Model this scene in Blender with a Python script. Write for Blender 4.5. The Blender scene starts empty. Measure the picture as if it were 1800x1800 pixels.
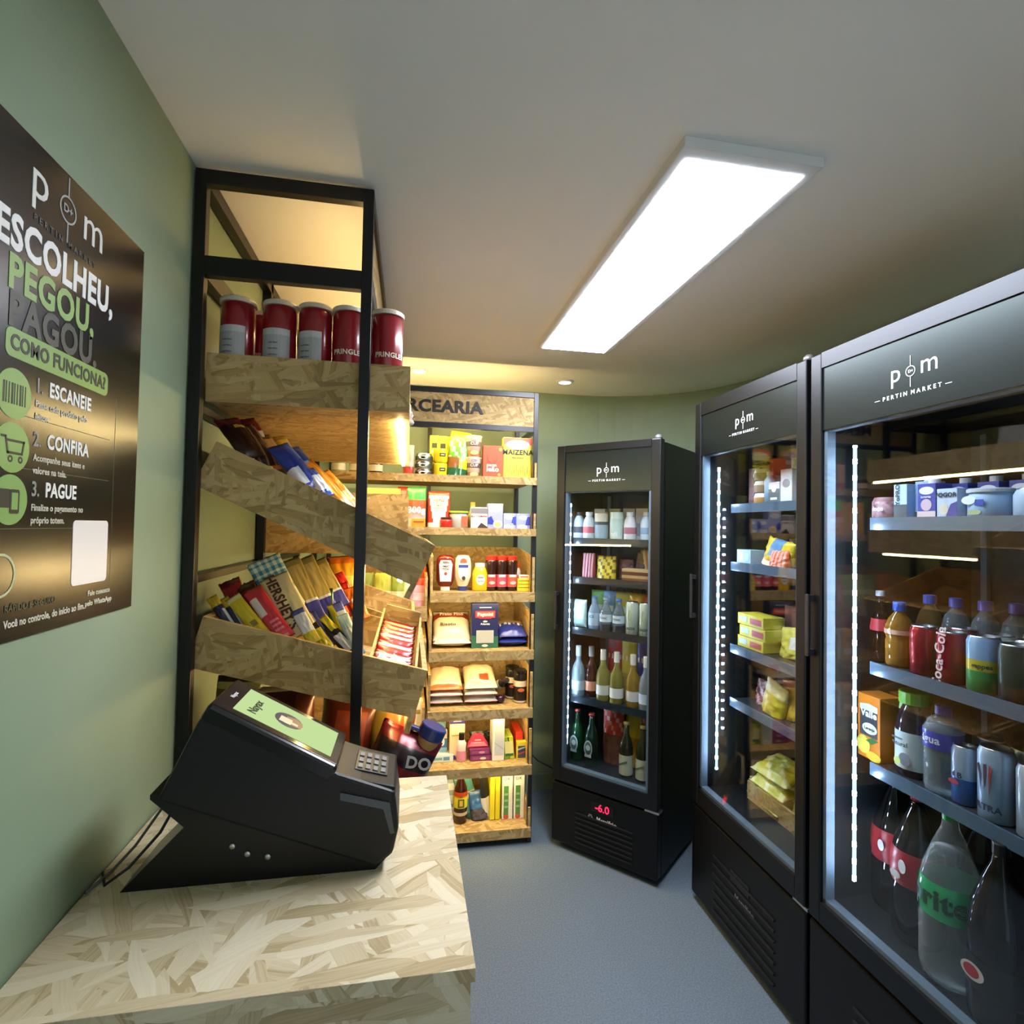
import bpy, bmesh, math, random
from mathutils import Vector, Matrix, noise

S = bpy.context.scene
C = S.collection
RAD = math.radians
# ------------------------------------------------------------------ camera
cam = bpy.data.cameras.new('camera'); cam_o = bpy.data.objects.new('camera', cam); C.objects.link(cam_o)
cam.sensor_width = 36.0; cam.lens = 19.5; cam.clip_start = 0.02
yw, pt, rl = RAD(10.543), RAD(1.558), RAD(1.068)
fw = Vector((math.sin(yw)*math.cos(pt), math.cos(yw)*math.cos(pt), math.sin(pt)))
rt = Vector((math.cos(yw), -math.sin(yw), 0)); up = rt.cross(fw)
rt2 = rt*math.cos(rl)+up*math.sin(rl); up2 = up*math.cos(rl)-rt*math.sin(rl)
m4 = Matrix((rt2, up2, -fw)).transposed().to_4x4(); m4.translation = (0, 0, 1.5)
cam_o.matrix_world = m4; S.camera = cam_o
# ------------------------------------------------------------------ world, exposure, light levels
w = bpy.data.worlds.new('world'); S.world = w; w.use_nodes = True
w.node_tree.nodes['Background'].inputs[0].default_value = (0.80, 0.86, 0.92, 1)
w.node_tree.nodes['Background'].inputs[1].default_value = 0.8   # the lit hall outside the open front
S.view_settings.view_transform = 'Standard'; S.view_settings.look = 'None'
S.view_settings.exposure = 0.3; S.view_settings.gamma = 1.0; S.view_settings.use_curve_mapping = False
PANEL_E = 37.0      # ceiling light panel
WARM_E = 54.0       # warm strips under the shelves
COOL_E = 76.0       # strips in the coolers
SPOT_E = 30.0
S.cycles.max_bounces = 7; S.cycles.diffuse_bounces = 4; S.cycles.glossy_bounces = 3
S.cycles.transparent_max_bounces = 16; S.cycles.transmission_bounces = 3
S.cycles.sample_clamp_indirect = 4.0; S.cycles.caustics_reflective = False; S.cycles.caustics_refractive = False

# ------------------------------------------------------------------ materials
def lin(h):
    if not isinstance(h, str): return (*h, 1)
    h = h.lstrip('#'); v = [int(h[i:i+2], 16)/255 for i in (0, 2, 4)]
    return (*[c/12.92 if c <= .04045 else ((c+.055)/1.055)**2.4 for c in v], 1)
_m = {}
def M(h, rough=.5, metal=0.0, spec=.5, coat=0.0):
    k = ('p', h, rough, metal, spec, coat)
    if k in _m: return _m[k]
    m = bpy.data.materials.new('paint_'+str(h).strip('#')); m.use_nodes = True
    b = m.node_tree.nodes['Principled BSDF']
    b.inputs['Base Color'].default_value = lin(h); b.inputs['Roughness'].default_value = rough
    b.inputs['Metallic'].default_value = metal; b.inputs['Specular IOR Level'].default_value = spec
    b.inputs['Coat Weight'].default_value = coat; b.inputs['Coat Roughness'].default_value = .08
    _m[k] = m; return m
def EM(h, e):
    k = ('e', h, e)
    if k in _m: return _m[k]
    m = bpy.data.materials.new('glow'); m.use_nodes = True; nt = m.node_tree
    nt.nodes.remove(nt.nodes['Principled BSDF'])
    n = nt.nodes.new('ShaderNodeEmission'); n.inputs[0].default_value = lin(h); n.inputs[1].default_value = e
    nt.links.new(n.outputs[0], nt.nodes['Material Output'].inputs[0]); _m[k] = m; return m
def schlick(nt, k):
    """how much a clear sheet mirrors, rising towards grazing angles, the same from both sides"""
    lw = nt.nodes.new('ShaderNodeLayerWeight'); lw.inputs[0].default_value = .5
    p = nt.nodes.new('ShaderNodeMath'); p.operation = 'POWER'; p.inputs[1].default_value = 4.0
    a = nt.nodes.new('ShaderNodeMath'); a.operation = 'MULTIPLY_ADD'; a.use_clamp = True; a.inputs[1].default_value = k; a.inputs[2].default_value = .045
    nt.links.new(lw.outputs['Facing'], p.inputs[0]); nt.links.new(p.outputs[0], a.inputs[0]); return a.outputs[0]
def CLEAR(h, alpha, rough=.06, tint='#ffffff'):
    """see-through plastic or glass: clear with a tint, plus a glossy coloured share"""
    k = ('c', h, alpha, rough, tint)
    if k in _m: return _m[k]
    m = bpy.data.materials.new('clear'); m.use_nodes = True; nt = m.node_tree; L = nt.links
    b = nt.nodes['Principled BSDF']; b.inputs['Base Color'].default_value = lin(h); b.inputs['Roughness'].default_value = rough
    b.inputs['Specular IOR Level'].default_value = .8
    t = nt.nodes.new('ShaderNodeBsdfTransparent'); t.inputs[0].default_value = lin(tint)
    ad = nt.nodes.new('ShaderNodeMath'); ad.operation = 'ADD'; ad.use_clamp = True; ad.inputs[1].default_value = alpha
    mx = nt.nodes.new('ShaderNodeMixShader')
    L.new(schlick(nt, .7), ad.inputs[0]); L.new(ad.outputs[0], mx.inputs[0]); L.new(t.outputs[0], mx.inputs[1])
    L.new(b.outputs[0], mx.inputs[2]); L.new(mx.outputs[0], nt.nodes['Material Output'].inputs[0]); _m[k] = m; return m
def PANE():
    if 'pane' in _m: return _m['pane']
    m = bpy.data.materials.new('door_glass'); m.use_nodes = True; nt = m.node_tree; L = nt.links
    nt.nodes.remove(nt.nodes['Principled BSDF'])
    t = nt.nodes.new('ShaderNodeBsdfTransparent'); t.inputs[0].default_value = (.9, .93, .95, 1)
    g = nt.nodes.new('ShaderNodeBsdfGlossy'); g.inputs['Roughness'].default_value = .015
    mx = nt.nodes.new('ShaderNodeMixShader')
    L.new(schlick(nt, .95), mx.inputs[0]); L.new(t.outputs[0], mx.inputs[1])
    L.new(g.outputs[0], mx.inputs[2]); L.new(mx.outputs[0], nt.nodes['Material Output'].inputs[0]); _m['pane'] = m; return m
def NOISY(name, c1, c2, scale, rough=.6, bump=.0, spec=.4, detail=3):
    m = bpy.data.materials.new(name); m.use_nodes = True; nt = m.node_tree; L = nt.links
    b = nt.nodes['Principled BSDF']; b.inputs['Roughness'].default_value = rough; b.inputs['Specular IOR Level'].default_value = spec
    tc = nt.nodes.new('ShaderNodeTexCoord'); n = nt.nodes.new('ShaderNodeTexNoise')
    n.inputs['Scale'].default_value = scale; n.inputs['Detail'].default_value = detail
    mx = nt.nodes.new('ShaderNodeMix'); mx.data_type = 'RGBA'
    mx.inputs[6].default_value = lin(c1); mx.inputs[7].default_value = lin(c2)
    mr = nt.nodes.new('ShaderNodeMapRange'); mr.inputs[1].default_value = .3; mr.inputs[2].default_value = .7
    L.new(tc.outputs['Object'], n.inputs['Vector']); L.new(n.outputs['Fac'], mr.inputs[0]); L.new(mr.outputs[0], mx.inputs[0])
    L.new(mx.outputs[2], b.inputs['Base Color'])
    if bump:
        bp = nt.nodes.new('ShaderNodeBump'); bp.inputs['Strength'].default_value = bump; bp.inputs['Distance'].default_value = .002
        L.new(n.outputs['Fac'], bp.inputs['Height']); L.new(bp.outputs[0], b.inputs['Normal'])
    return m
def OSB(k=1.0, cols=('#a3875c', '#c2a87c', '#d5c29a', '#e6d7b4'), con=1.0):
    """oriented strand board: four layers of long random flakes laid over each other"""
    m = bpy.data.materials.new('strand_board'); m.use_nodes = True; nt = m.node_tree; L = nt.links; N = nt.nodes.new
    b = nt.nodes['Principled BSDF']; b.inputs['Roughness'].default_value = .55; b.inputs['Specular IOR Level'].default_value = .3
    tc = N('ShaderNodeTexCoord'); sp = N('ShaderNodeSeparateXYZ'); sn = N('ShaderNodeSeparateXYZ')
    L.new(tc.outputs['Object'], sp.inputs[0]); L.new(tc.outputs['Normal'], sn.inputs[0])
    def mth(op, a, b_=None, c=None):
        n = N('ShaderNodeMath'); n.operation = op
        for i, v in enumerate((a, b_, c)):
            if v is None: continue
            if isinstance(v, (int, float)): n.inputs[i].default_value = v
            else: L.new(v, n.inputs[i])
        return n.outputs[0]
    isx = mth('GREATER_THAN', mth('ABSOLUTE', sn.outputs[0]), .6); isz = mth('GREATER_THAN', mth('ABSOLUTE', sn.outputs[2]), .6)
    def pick(f, a, b_): return mth('ADD', mth('MULTIPLY', f, b_), mth('MULTIPLY', mth('SUBTRACT', 1, f), a))
    u = pick(isx, sp.outputs[0], sp.outputs[1]); v = pick(isz, sp.outputs[2], sp.outputs[1])
    cb = N('ShaderNodeCombineXYZ'); L.new(u, cb.inputs[0]); L.new(v, cb.inputs[1])
    nz = N('ShaderNodeTexNoise'); nz.inputs['Scale'].default_value = 9; L.new(cb.outputs[0], nz.inputs['Vector'])
    wob = N('ShaderNodeVectorMath'); wob.operation = 'MULTIPLY_ADD'; wob.inputs[1].default_value = (.016, .016, 0)
    L.new(nz.outputs['Color'], wob.inputs[0]); L.new(cb.outputs[0], wob.inputs[2])
    cur = None; hgt = None
    for i, (ang, sl, ss, th) in enumerate(((20, 7, 52, 0), (100, 7, 46, .45), (-35, 6.5, 46, .5), (62, 8, 60, .6), (-8, 9, 50, .68))):
        mp = N('ShaderNodeMapping'); mp.inputs['Rotation'].default_value = (0, 0, RAD(ang)); mp.inputs['Location'].default_value = (i*3.1, i*1.7, 0)
        sc = N('ShaderNodeVectorMath'); sc.operation = 'MULTIPLY'; sc.inputs[1].default_value = (sl*k, ss*k, 1)
        vo = N('ShaderNodeTexVoronoi'); vo.voronoi_dimensions = '2D'; vo.inputs['Scale'].default_value = 1
        L.new(wob.outputs[0], mp.inputs[0]); L.new(mp.outputs[0], sc.inputs[0]); L.new(sc.outputs[0], vo.inputs['Vector'])
        rgb = N('ShaderNodeSeparateColor'); L.new(vo.outputs['Color'], rgb.inputs[0])
        # grain along the flake
        g = N('ShaderNodeTexNoise'); g.inputs['Scale'].default_value = 1; g.inputs['Detail'].default_value = 2
        gs = N('ShaderNodeVectorMath'); gs.operation = 'MULTIPLY'; gs.inputs[1].default_value = (9, 300, 1)
        L.new(mp.outputs[0], gs.inputs[0]); L.new(gs.outputs[0], g.inputs['Vector'])
        tone = mth('ADD', rgb.outputs[1], mth('MULTIPLY', mth('SUBTRACT', g.outputs['Fac'], .5), .7))
        edge = mth('GREATER_THAN', vo.outputs['Distance'], .7)
        tone = mth('SUBTRACT', tone, mth('MULTIPLY', edge, .25))
        if cur is None: cur, hgt = tone, rgb.outputs[2]
        else:
            mask = mth('GREATER_THAN', rgb.outputs[0], th)
            cur = pick(mask, cur, tone); hgt = pick(mask, hgt, mth('ADD', rgb.outputs[2], .3*i))
    cr = N('ShaderNodeValToRGB'); e = cr.color_ramp.elements
    e[0].position = -.0; e[0].color = lin(cols[0]); e[1].position = 1; e[1].color = lin(cols[3])
    a = e.new(.25); a.color = lin(cols[1]); a = e.new(.6); a.color = lin(cols[2])
    L.new(cur, cr.inputs[0]); L.new(cr.outputs[0], b.inputs['Base Color'])
    bp = N('ShaderNodeBump'); bp.inputs['Strength'].default_value = .25; bp.inputs['Distance'].default_value = .001
    L.new(hgt, bp.inputs['Height']); L.new(bp.outputs[0], b.inputs['Normal'])
    return m
def STRIP(col, e, pitch):
    """a strip of small lamps under a diffuser: brighter at each lamp"""
    m = bpy.data.materials.new('lamp_strip'); m.use_nodes = True; nt = m.node_tree; L = nt.links
    nt.nodes.remove(nt.nodes['Principled BSDF'])
    em = nt.nodes.new('ShaderNodeEmission'); em.inputs[0].default_value = lin(col)
    tc = nt.nodes.new('ShaderNodeTexCoord'); sp = nt.nodes.new('ShaderNodeSeparateXYZ')
    a = nt.nodes.new('ShaderNodeMath'); a.operation = 'MULTIPLY'; a.inputs[1].default_value = 2*math.pi/pitch
    c = nt.nodes.new('ShaderNodeMath'); c.operation = 'COSINE'
    p = nt.nodes.new('ShaderNodeMapRange'); p.inputs[1].default_value = .5; p.inputs[2].default_value = .85; p.inputs[3].default_value = .02*e; p.inputs[4].default_value = 1.9*e
    L.new(tc.outputs['Object'], sp.inputs[0]); L.new(sp.outputs[2], a.inputs[0]); L.new(a.outputs[0], c.inputs[0]); L.new(c.outputs[0], p.inputs[0])
    L.new(p.outputs[0], em.inputs[1]); L.new(em.outputs[0], nt.nodes['Material Output'].inputs[0]); return m

OSBC = OSB(.9, ('#ab9872', '#c2b18f', '#cfc1a2', '#dacfb4'))
OSBM = OSB(1.6, ('#94794a', '#a88b58', '#b59a66', '#c2a876'))
BLACK = M('#15151a', .38, 0, .5); SATIN = M('#35373b', .36, .9, .5); CAB = M('#050506', .42, 0, .3); INNER = M('#14181b', .45)
GLASS = PANE(); WHITE = M('#f2f2f0', .5); PAPER = M('#e9e6df', .55); STEEL = M('#b8babd', .25, 1.0)
SILVER = M('#c9ccd0', .28, 1.0); WARM = EM('#ffe19a', WARM_E); GLOW = EM('#ffd890', WARM_E*.62); COOL = STRIP('#cfe6ff', COOL_E, .046)

# ------------------------------------------------------------------ mesh helpers
def BM(): return bmesh.new()
def link(name, bm, mats, parent=None, smooth=False, loc=None, mat4=None):
    me = bpy.data.meshes.new(name); bmesh.ops.recalc_face_normals(bm, faces=bm.faces[:]); bm.to_mesh(me); bm.free()
    if not isinstance(mats, (list, tuple)): mats = [mats]
    for m in mats: me.materials.append(m)
    if smooth:
        for p in me.polygons: p.use_smooth = True
    o = bpy.data.objects.new(name, me); C.objects.link(o)
    if parent is not None: o.parent = parent
    if loc is not None: o.location = loc
    if mat4 is not None: o.matrix_local = mat4
    return o
def tag(o, label, cat, group=None):
    o['label'] = label; o['category'] = cat
    if group: o['group'] = group
    return o
def thing(name, label, cat, loc=(0, 0, 0), rz=0, group=None):
    o = bpy.data.objects.new(name, None); C.objects.link(o); o.location = loc; o.rotation_euler = (0, 0, RAD(rz))
    o.empty_display_size = .02
    return tag(o, label, cat, group)
def struct(name, bm, m):
    o = link(name, bm, m); o['kind'] = 'structure'; return o
def box(bm, x0, x1, y0, y1, z0, z1, mi=0, bev=0.0):
    v = [bm.verts.new(p) for p in ((x0, y0, z0), (x1, y0, z0), (x1, y1, z0), (x0, y1, z0), (x0, y0, z1), (x1, y0, z1), (x1, y1, z1), (x0, y1, z1))]
    fs = [bm.faces.new([v[i] for i in q]) for q in ((0, 3, 2, 1), (4, 5, 6, 7), (0, 1, 5, 4), (1, 2, 6, 5), (2, 3, 7, 6), (3, 0, 4, 7))]
    for f in fs: f.material_index = mi
    if bev:
        es = list({e for f in fs for e in f.edges})
        r = bmesh.ops.bevel(bm, geom=es, offset=bev, segments=2, affect='EDGES', profile=.5)
        for f in r['faces']: f.material_index = mi
    return bm
def B(*a, **k): return box(BM(), *a, **k)
def prism(bm, pts, ax, a, b, mi=0, bev=0.0):
    """polygon pts in the plane across axis ax ('x','y','z'), from a to b"""
    def P(p, t): return {'x': (t, p[0], p[1]), 'y': (p[0], t, p[1]), 'z': (p[0], p[1], t)}[ax]
    v0 = [bm.verts.new(P(p, a)) for p in pts]; v1 = [bm.verts.new(P(p, b)) for p in pts]; n = len(pts)
    fs = [bm.faces.new(v0), bm.faces.new(v1[::-1])] + [bm.faces.new((v0[i], v1[i], v1[(i+1) % n], v0[(i+1) % n])) for i in range(n)]
    for f in fs: f.material_index = mi
    if bev:
        bmesh.ops.recalc_face_normals(bm, faces=fs)
        r = bmesh.ops.bevel(bm, geom=list({e for f in fs for e in f.edges}), offset=bev, segments=2, affect='EDGES', profile=.5)
        for f in r['faces']: f.material_index = mi
    return bm
def lathe(bm, prof, seg=28, mids=None, sq=0.0):
    """profile [(r,z)], optional material per band; sq makes the section squarer"""
    rings = []
    for r, z in prof:
        if r < 1e-5: rings.append([bm.verts.new((0, 0, z))]); continue
        ring = []
        for i in range(seg):
            a = 2*math.pi*(i+.5)/seg; c, s = math.cos(a), math.sin(a)
            k = 1.0 if not sq else 1/((abs(c)**(2+sq)+abs(s)**(2+sq))**(1/(2+sq)))
            ring.append(bm.verts.new((r*c*k, r*s*k, z)))
        rings.append(ring)
    for j in range(len(rings)-1):
        a, b = rings[j], rings[j+1]; mi = mids[j] if mids else 0
        for i in range(seg):
            i2 = (i+1) % seg
            if len(a) == 1 and len(b) == 1: continue
            if len(a) == 1: f = bm.faces.new((a[0], b[i2], b[i]))
            elif len(b) == 1: f = bm.faces.new((a[i], a[i2], b[0]))
            else: f = bm.faces.new((a[i], a[i2], b[i2], b[i]))
            f.material_index = mi
    return bm
def tube(bm, pts, r, seg=8):
    pts = [Vector(p) for p in pts]; rings = []
    for i, p in enumerate(pts):
        t = (pts[min(i+1, len(pts)-1)]-pts[max(i-1, 0)]).normalized()
        u = t.cross(Vector((.13, .31, .94))).normalized(); v = t.cross(u)
        rings.append([bm.verts.new(p+(u*math.cos(2*math.pi*k/seg)+v*math.sin(2*math.pi*k/seg))*r) for k in range(seg)])
    for a, b in zip(rings, rings[1:]):
        for k in range(seg): bm.faces.new((a[k], a[(k+1) % seg], b[(k+1) % seg], b[k]))
    bm.faces.new(rings[0][::-1]); bm.faces.new(rings[-1]); return bm
def pillow(w, h, t, col=None, nu=20, nv=26, seal=.06, wr=0.0, seed=0, stand=False):
    """a filled film pack in the x-z plane, base at z=0, front towards -y; col(u,v) names the print on the front"""
    bm = BM(); F, K = {}, {}
    for i in range(nu+1):
        for j in range(nv+1):
            u, v = i/nu, j/nv
            vv = min(max((v-seal)/(1-2*seal), 0), 1)
            a = max(0, 1-abs(2*u-1)**2.6)**.55
            if stand:
                g = (1-v)**.55 if v < 1 else 0; g = max(g, 0); a = max(a, .25)
            else: g = max(0, 1-abs(2*vv-1)**3)**.6
            y = t/2*a*g
            x = (u-.5)*w*(1-(.05 if not stand else 0)*g); z = v*h
            n = (noise.noise(Vector((u*5+seed*7.3, v*6+seed*3.1, seed)))*wr+noise.noise(Vector((u*13+seed, v*15, seed*2.)))*wr*.5) if wr else 0
            n *= max(g, .25)
            edge = i in (0, nu) or j == nv or (j == 0 and not stand)
            zz = z + (noise.noise(Vector((u*9, seed*5., 1)))*wr*.6 if wr and j == nv else 0)
            if edge:
                q = bm.verts.new((x, n*.5, zz)); F[i, j] = K[i, j] = q
            else:
                F[i, j] = bm.verts.new((x, -y-.0006+n, zz)); K[i, j] = bm.verts.new((x, y+.0006+n*.6, zz))
    for i in range(nu):
        for j in range(nv):
            f = bm.faces.new((F[i, j], F[i+1, j], F[i+1, j+1], F[i, j+1])); mi = col((i+.5)/nu, (j+.5)/nv) if col else 0; f.material_index = mi
            kk = [K[i, j], K[i, j+1], K[i+1, j+1], K[i+1, j]]
            f = bm.faces.new(kk); f.material_index = mi
    if stand:
        for i in range(nu):
            q = [F[i, 0], K[i, 0], K[i+1, 0], F[i+1, 0]]
            q = list(dict.fromkeys(q))
            if len(q) > 2: bm.faces.new(q)
    return bm
_txt = {}
def text(parent, s, size, loc, col, rot=(90, 0, 0), bold=0.0, ext=.0003, align='CENTER', sx=1.0, bend=0.0, name='lettering', mat=None):
    cu = bpy.data.curves.new('t', 'FONT'); cu.body = s; cu.size = size; cu.align_x = align; cu.align_y = 'CENTER'
    cu.offset = bold*size; cu.space_character = 1.0+bold*2.2; cu.extrude = ext; cu.resolution_u = 3
    to = bpy.data.objects.new('t', cu); C.objects.link(to)
    dg = bpy.context.evaluated_depsgraph_get(); me = bpy.data.meshes.new_from_object(to.evaluated_get(dg))
    bpy.data.objects.remove(to); bpy.data.curves.remove(cu)
    for v in me.vertices:
        v.co.x *= sx
        if bend: a = v.co.x/bend; v.co.x, v.co.z = bend*math.sin(a), v.co.z-bend*(1-math.cos(a))
    me.materials.clear(); me.materials.append(mat or M(col, .5)); me.name = name
    o = bpy.data.objects.new(name, me); C.objects.link(o)
    o.parent = parent; o.location = loc; o.rotation_euler = [RAD(a) for a in rot]; return o
def prints(parent, shapes, y, name='front_print'):
    """flat printed shapes on a front that looks along -y: ('r'|'e'|'p', cx, cz, w, h, colour[, points]); shapes apart become parts of their own"""
    polys = []
    for sh in shapes:
        kind, cx, cz, ww, hh, col = sh[:6]
        if kind == 'r': pts = [(cx-ww/2, cz-hh/2), (cx+ww/2, cz-hh/2), (cx+ww/2, cz+hh/2), (cx-ww/2, cz+hh/2)]
        elif kind == 'e': pts = [(cx+ww/2*math.cos(2*math.pi*i/20), cz+hh/2*math.sin(2*math.pi*i/20)) for i in range(20)]
        else: pts = [(cx+px*ww, cz+pz*hh) for px, pz in sh[6]]
        xs, zs = [p[0] for p in pts], [p[1] for p in pts]
        if max(xs)-min(xs) < 1e-6: continue
        polys.append((pts, M(col, .45) if isinstance(col, str) else col, (min(xs), max(xs), min(zs), max(zs))))
    sets = []
    for i, p in enumerate(polys):
        b = p[2]; hit = [s for s in sets if any(max(b[0], q[0])-min(b[1], q[1]) < .014 and max(b[2], q[2])-min(b[3], q[3]) < .014 for q in (polys[j][2] for j in s))]
        sets = [s for s in sets if s not in hit]+[sum(hit, [])+[i]]
    for s in sets:
        bm = BM(); mats = []
        for i in sorted(s):
            pts, m, _b = polys[i]
            if m not in mats: mats.append(m)
            prism(bm, pts, 'y', y-.0004*(i+1), y, mats.index(m))
        o = link(name, bm, mats, parent)
    return o

# ------------------------------------------------------------------ product builders (front towards -y, base at z=0)
def carton(name, label, cat, size, col, loc, rz=0, shapes=(), texts=(), group=None, top=None, bev=.0012, rough=.45):
    w_, d, h = size
    o = link(name, B(-w_/2, w_/2, -d/2, d/2, 0, h, bev=bev), M(col, rough)); o.location = loc; o.rotation_euler = (0, 0, RAD(rz)); tag(o, label, cat, group)
    if shapes: prints(o, shapes, -d/2)
    for t in texts: text(o, t[0], t[1], (t[2], -d/2-.0022, t[3]), t[4], bold=t[5] if len(t) > 5 else .02, sx=t[6] if len(t) > 6 else 1.0, rot=t[7] if len(t) > 7 else (90, 0, 0))
    if top == 'cap':
        link('cap', lathe(BM(), [(0, h), (.013, h), (.013, h+.014), (0, h+.014)], 16), WHITE, o)
    elif top: link('lid', B(-w_/2-.001, w_/2+.001, -d/2-.001, d/2+.001, h-.004, h+.003, bev=.001), M(top), o)
    return o
def bottle(name, label, cat, prof, mat, loc, rz=0, cap=None, bands=(), texts=(), group=None, sq=0.0, seg=24, flat=1.0, liquid=None, tilt=None, shapes=()):
    """prof: outside profile; cap=(r, z0, z1, mat); bands=[(z0, z1, mat)] wrap the outside"""
    o = link(name, lathe(BM(), prof, seg, sq=sq), mat, smooth=True); o.location = loc; o.rotation_euler = tilt or (0, 0, RAD(rz)); tag(o, label, cat, group)
    def rad(z):
        for (r0, z0), (r1, z1) in zip(prof, prof[1:]):
            if min(z0, z1) <= z <= max(z0, z1) and z1 != z0: return r0+(r1-r0)*(z-z0)/(z1-z0)
        return max(p[0] for p in prof)
    if liquid:
        lm, zt = liquid; pr = [(0, .004)] + [(max(r-.0025, .001), z) for r, z in prof if .004 < z < zt] + [(max(rad(zt)-.0025, .001), zt), (0, zt)]
        link('liquid', lathe(BM(), pr, seg, sq=sq), lm, o, smooth=True)
    for z0, z1, bmat in bands:
        zs = [z0] + [z for r, z in prof if z0 < z < z1] + [z1]
        link('label_band', lathe(BM(), [(rad(z)+.0009, z) for z in zs], seg, sq=sq), bmat, o, smooth=True)
    if cap:
        r, z0, z1, cm = cap; link('cap', lathe(BM(), [(0, z0), (r, z0), (r, z1-.002), (r*.9, z1), (0, z1)], 20), cm, o, smooth=False)
    if shapes:
        prints(o, shapes, -max(rad(sh[2]) for sh in shapes)-.0012, name='label_print')
    for t in texts:
        R = max([rad(t[3])]+[rad(sh[2]) for sh in shapes])+.0045 if shapes else rad(t[3])+.0015; text(o, t[0], t[1], (t[2], -R, t[3]), t[4], bold=t[5] if len(t) > 5 else .02, bend=R, sx=t[6] if len(t) > 6 else 1, rot=t[7] if len(t) > 7 else (90, 0, 0))
    if flat != 1.0: o.scale = (1, flat, 1)
    return o
def can(name, label, cat, r, h, bands, loc, rz=0, group=None, texts=(), shapes=(), lid=True):
    """drinks can: printed wall with a necked top and a metal lid"""
    zs = sorted({0.004, h-.012} | {z for b in bands for z in b[:2] if .004 < z < h-.012})
    prof = [(r*.8, 0), (r*.93, .0015)] + [(r, z) for z in zs] + [(r*.86, h)]
    mats = []; mids = [0, 0]
    for b in bands:
        if b[2] not in mats: mats.append(b[2])
    for a, b_ in zip(zs, zs[1:]):
        z = (a+b_)/2; mids.append(next((mats.index(b[2]) for b in bands if b[0] <= z <= b[1]), 0))
    mids.append(mats.index(bands[-1][2]))
    bm = lathe(BM(), prof, 28, mids); bm.faces.new([v for v in bm.verts if abs(v.co.z) < 1e-6])
    o = link(name, bm, mats, smooth=True); o.location = loc; o.rotation_euler = (0, 0, RAD(rz)); tag(o, label, cat, group)
    if lid: link('lid', lathe(BM(), [(0, h-.004), (r*.78, h-.004), (r*.8, h+.002), (r*.88, h+.002), (r*.87, h-.002)], 28), SILVER, o, smooth=True)
    for sh in shapes: prints(o, [sh], -r-.0006, name='label_print')
    for t in texts: text(o, t[0], t[1], (t[2], -r-.0008, t[3]), t[4], bold=t[5] if len(t) > 5 else .02, bend=0 if len(t) > 6 else r+.0008, rot=t[6] if len(t) > 6 else (90, 0, 0))
    return o
def bag(name, label, cat, size, cols, loc=(0, 0, 0), rot=(0, 0, 0), col=None, group=None, wr=.004, seed=1, stand=False, texts=(), rough=.3, shapes=(), mat4=None, metal=0.0, seal=.06):
    w_, h, t = size
    mats = [c if not isinstance(c, str) else M(c, rough, metal, .5) for c in cols]
    o = link(name, pillow(w_, h, t, col, wr=wr, seed=seed, stand=stand, seal=seal), mats, smooth=True); tag(o, label, cat, group)
    if mat4 is not None: o.matrix_world = mat4
    else: o.location = loc; o.rotation_euler = [RAD(a) for a in rot]
    if shapes: prints(o, shapes, -t/2-.001)
    for s in texts: text(o, s[0], s[1], (s[2], -t/2-.003, s[3]), s[4], bold=s[5] if len(s) > 5 else .02, rot=s[6] if len(s) > 6 else (90, 0, 0))
    return o
def bands(*lv):
    """front print by height: bands((.2,0),(.6,1),(1,2))"""
    return lambda u, v: next(m for t, m in lv if v <= t)
def frame_AB(A, Bp, N=(0, -1, .35)):
    """axes of a pack that runs from its top A to its bottom B, face towards N"""
    A, Bp = Vector(A), Vector(Bp); z = (A-Bp).normalized(); n = Vector(N); n = (n-z*n.dot(z)).normalized(); y = -n; x = y.cross(z)
    m = Matrix((x, y, z)).transposed().to_4x4(); m.translation = Bp; return m
def pack(name, label, cat, A, Bp, wd, t, cols, col=None, ext=.0, **k):
    A, Bp = Vector(A), Vector(Bp); d = (Bp-A).normalized(); Bp = Bp+d*ext
    N = k.pop('N', (0, -1, .45))
    return bag(name, label, cat, (wd, (A-Bp).length, t), cols, mat4=frame_AB(A, Bp, N), col=col, **k)

# ================================================================== SETTING
WX, CZ, BY = -.482, 2.288, 3.14
WALL = NOISY('sage_paint', '#87997f', '#8fa187', 3, .55, .0, .35)
CEIL = NOISY('ceiling_paint', '#f5f4f1', '#f8f7f4', 2, .8, 0, .2)
FLOOR = NOISY('grey_vinyl', '#515f6e', '#6d7b89', 170, .5, .12, .35, 4)
struct('floor', B(WX-.1, 1.95, -1.2, BY+.15, -.06, 0), FLOOR)
struct('ceiling', B(WX-.1, 1.95, -1.2, BY+.15, CZ, CZ+.06), CEIL)
struct('wall_left', B(WX-.1, WX, -1.2, BY+.1, 0, CZ), WALL)
# back wall that rounds into the wall behind the coolers
arc = [(1.0+.76*math.cos(a), BY-.76+.76*math.sin(a)) for a in [math.pi/2*(1-i/12) for i in range(13)]]
arc2 = [(1.0+.86*math.cos(a), BY-.76+.86*math.sin(a)) for a in [math.pi/2*i/12 for i in range(13)]]
struct('wall_back', prism(BM(), [(WX, BY)]+arc+arc2+[(WX, BY+.1)], 'z', 0, CZ), WALL)
struct('wall_right', B(1.76, 1.86, -1.2, BY-.76, 0, CZ), WALL)
struct('baseboard_back', B(WX, 1.05, BY-.015, BY, 0, .09), M('#7d8a70', .5))

# ceiling light panel
lp = thing('ceiling_light', 'long rectangular glowing white light panel on the ceiling', 'ceiling light', (.6815, 1.648, CZ))
bm = BM(); box(bm, -.158, .158, -.642, .642, -.022, 0, bev=.002); link('frame', bm, M('#dfe2e4', .4), lp)
link('diffuser', B(-.137, .137, -.606, .636, -.0235, -.021), EM('#f3f7ff', PANEL_E), lp)
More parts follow.
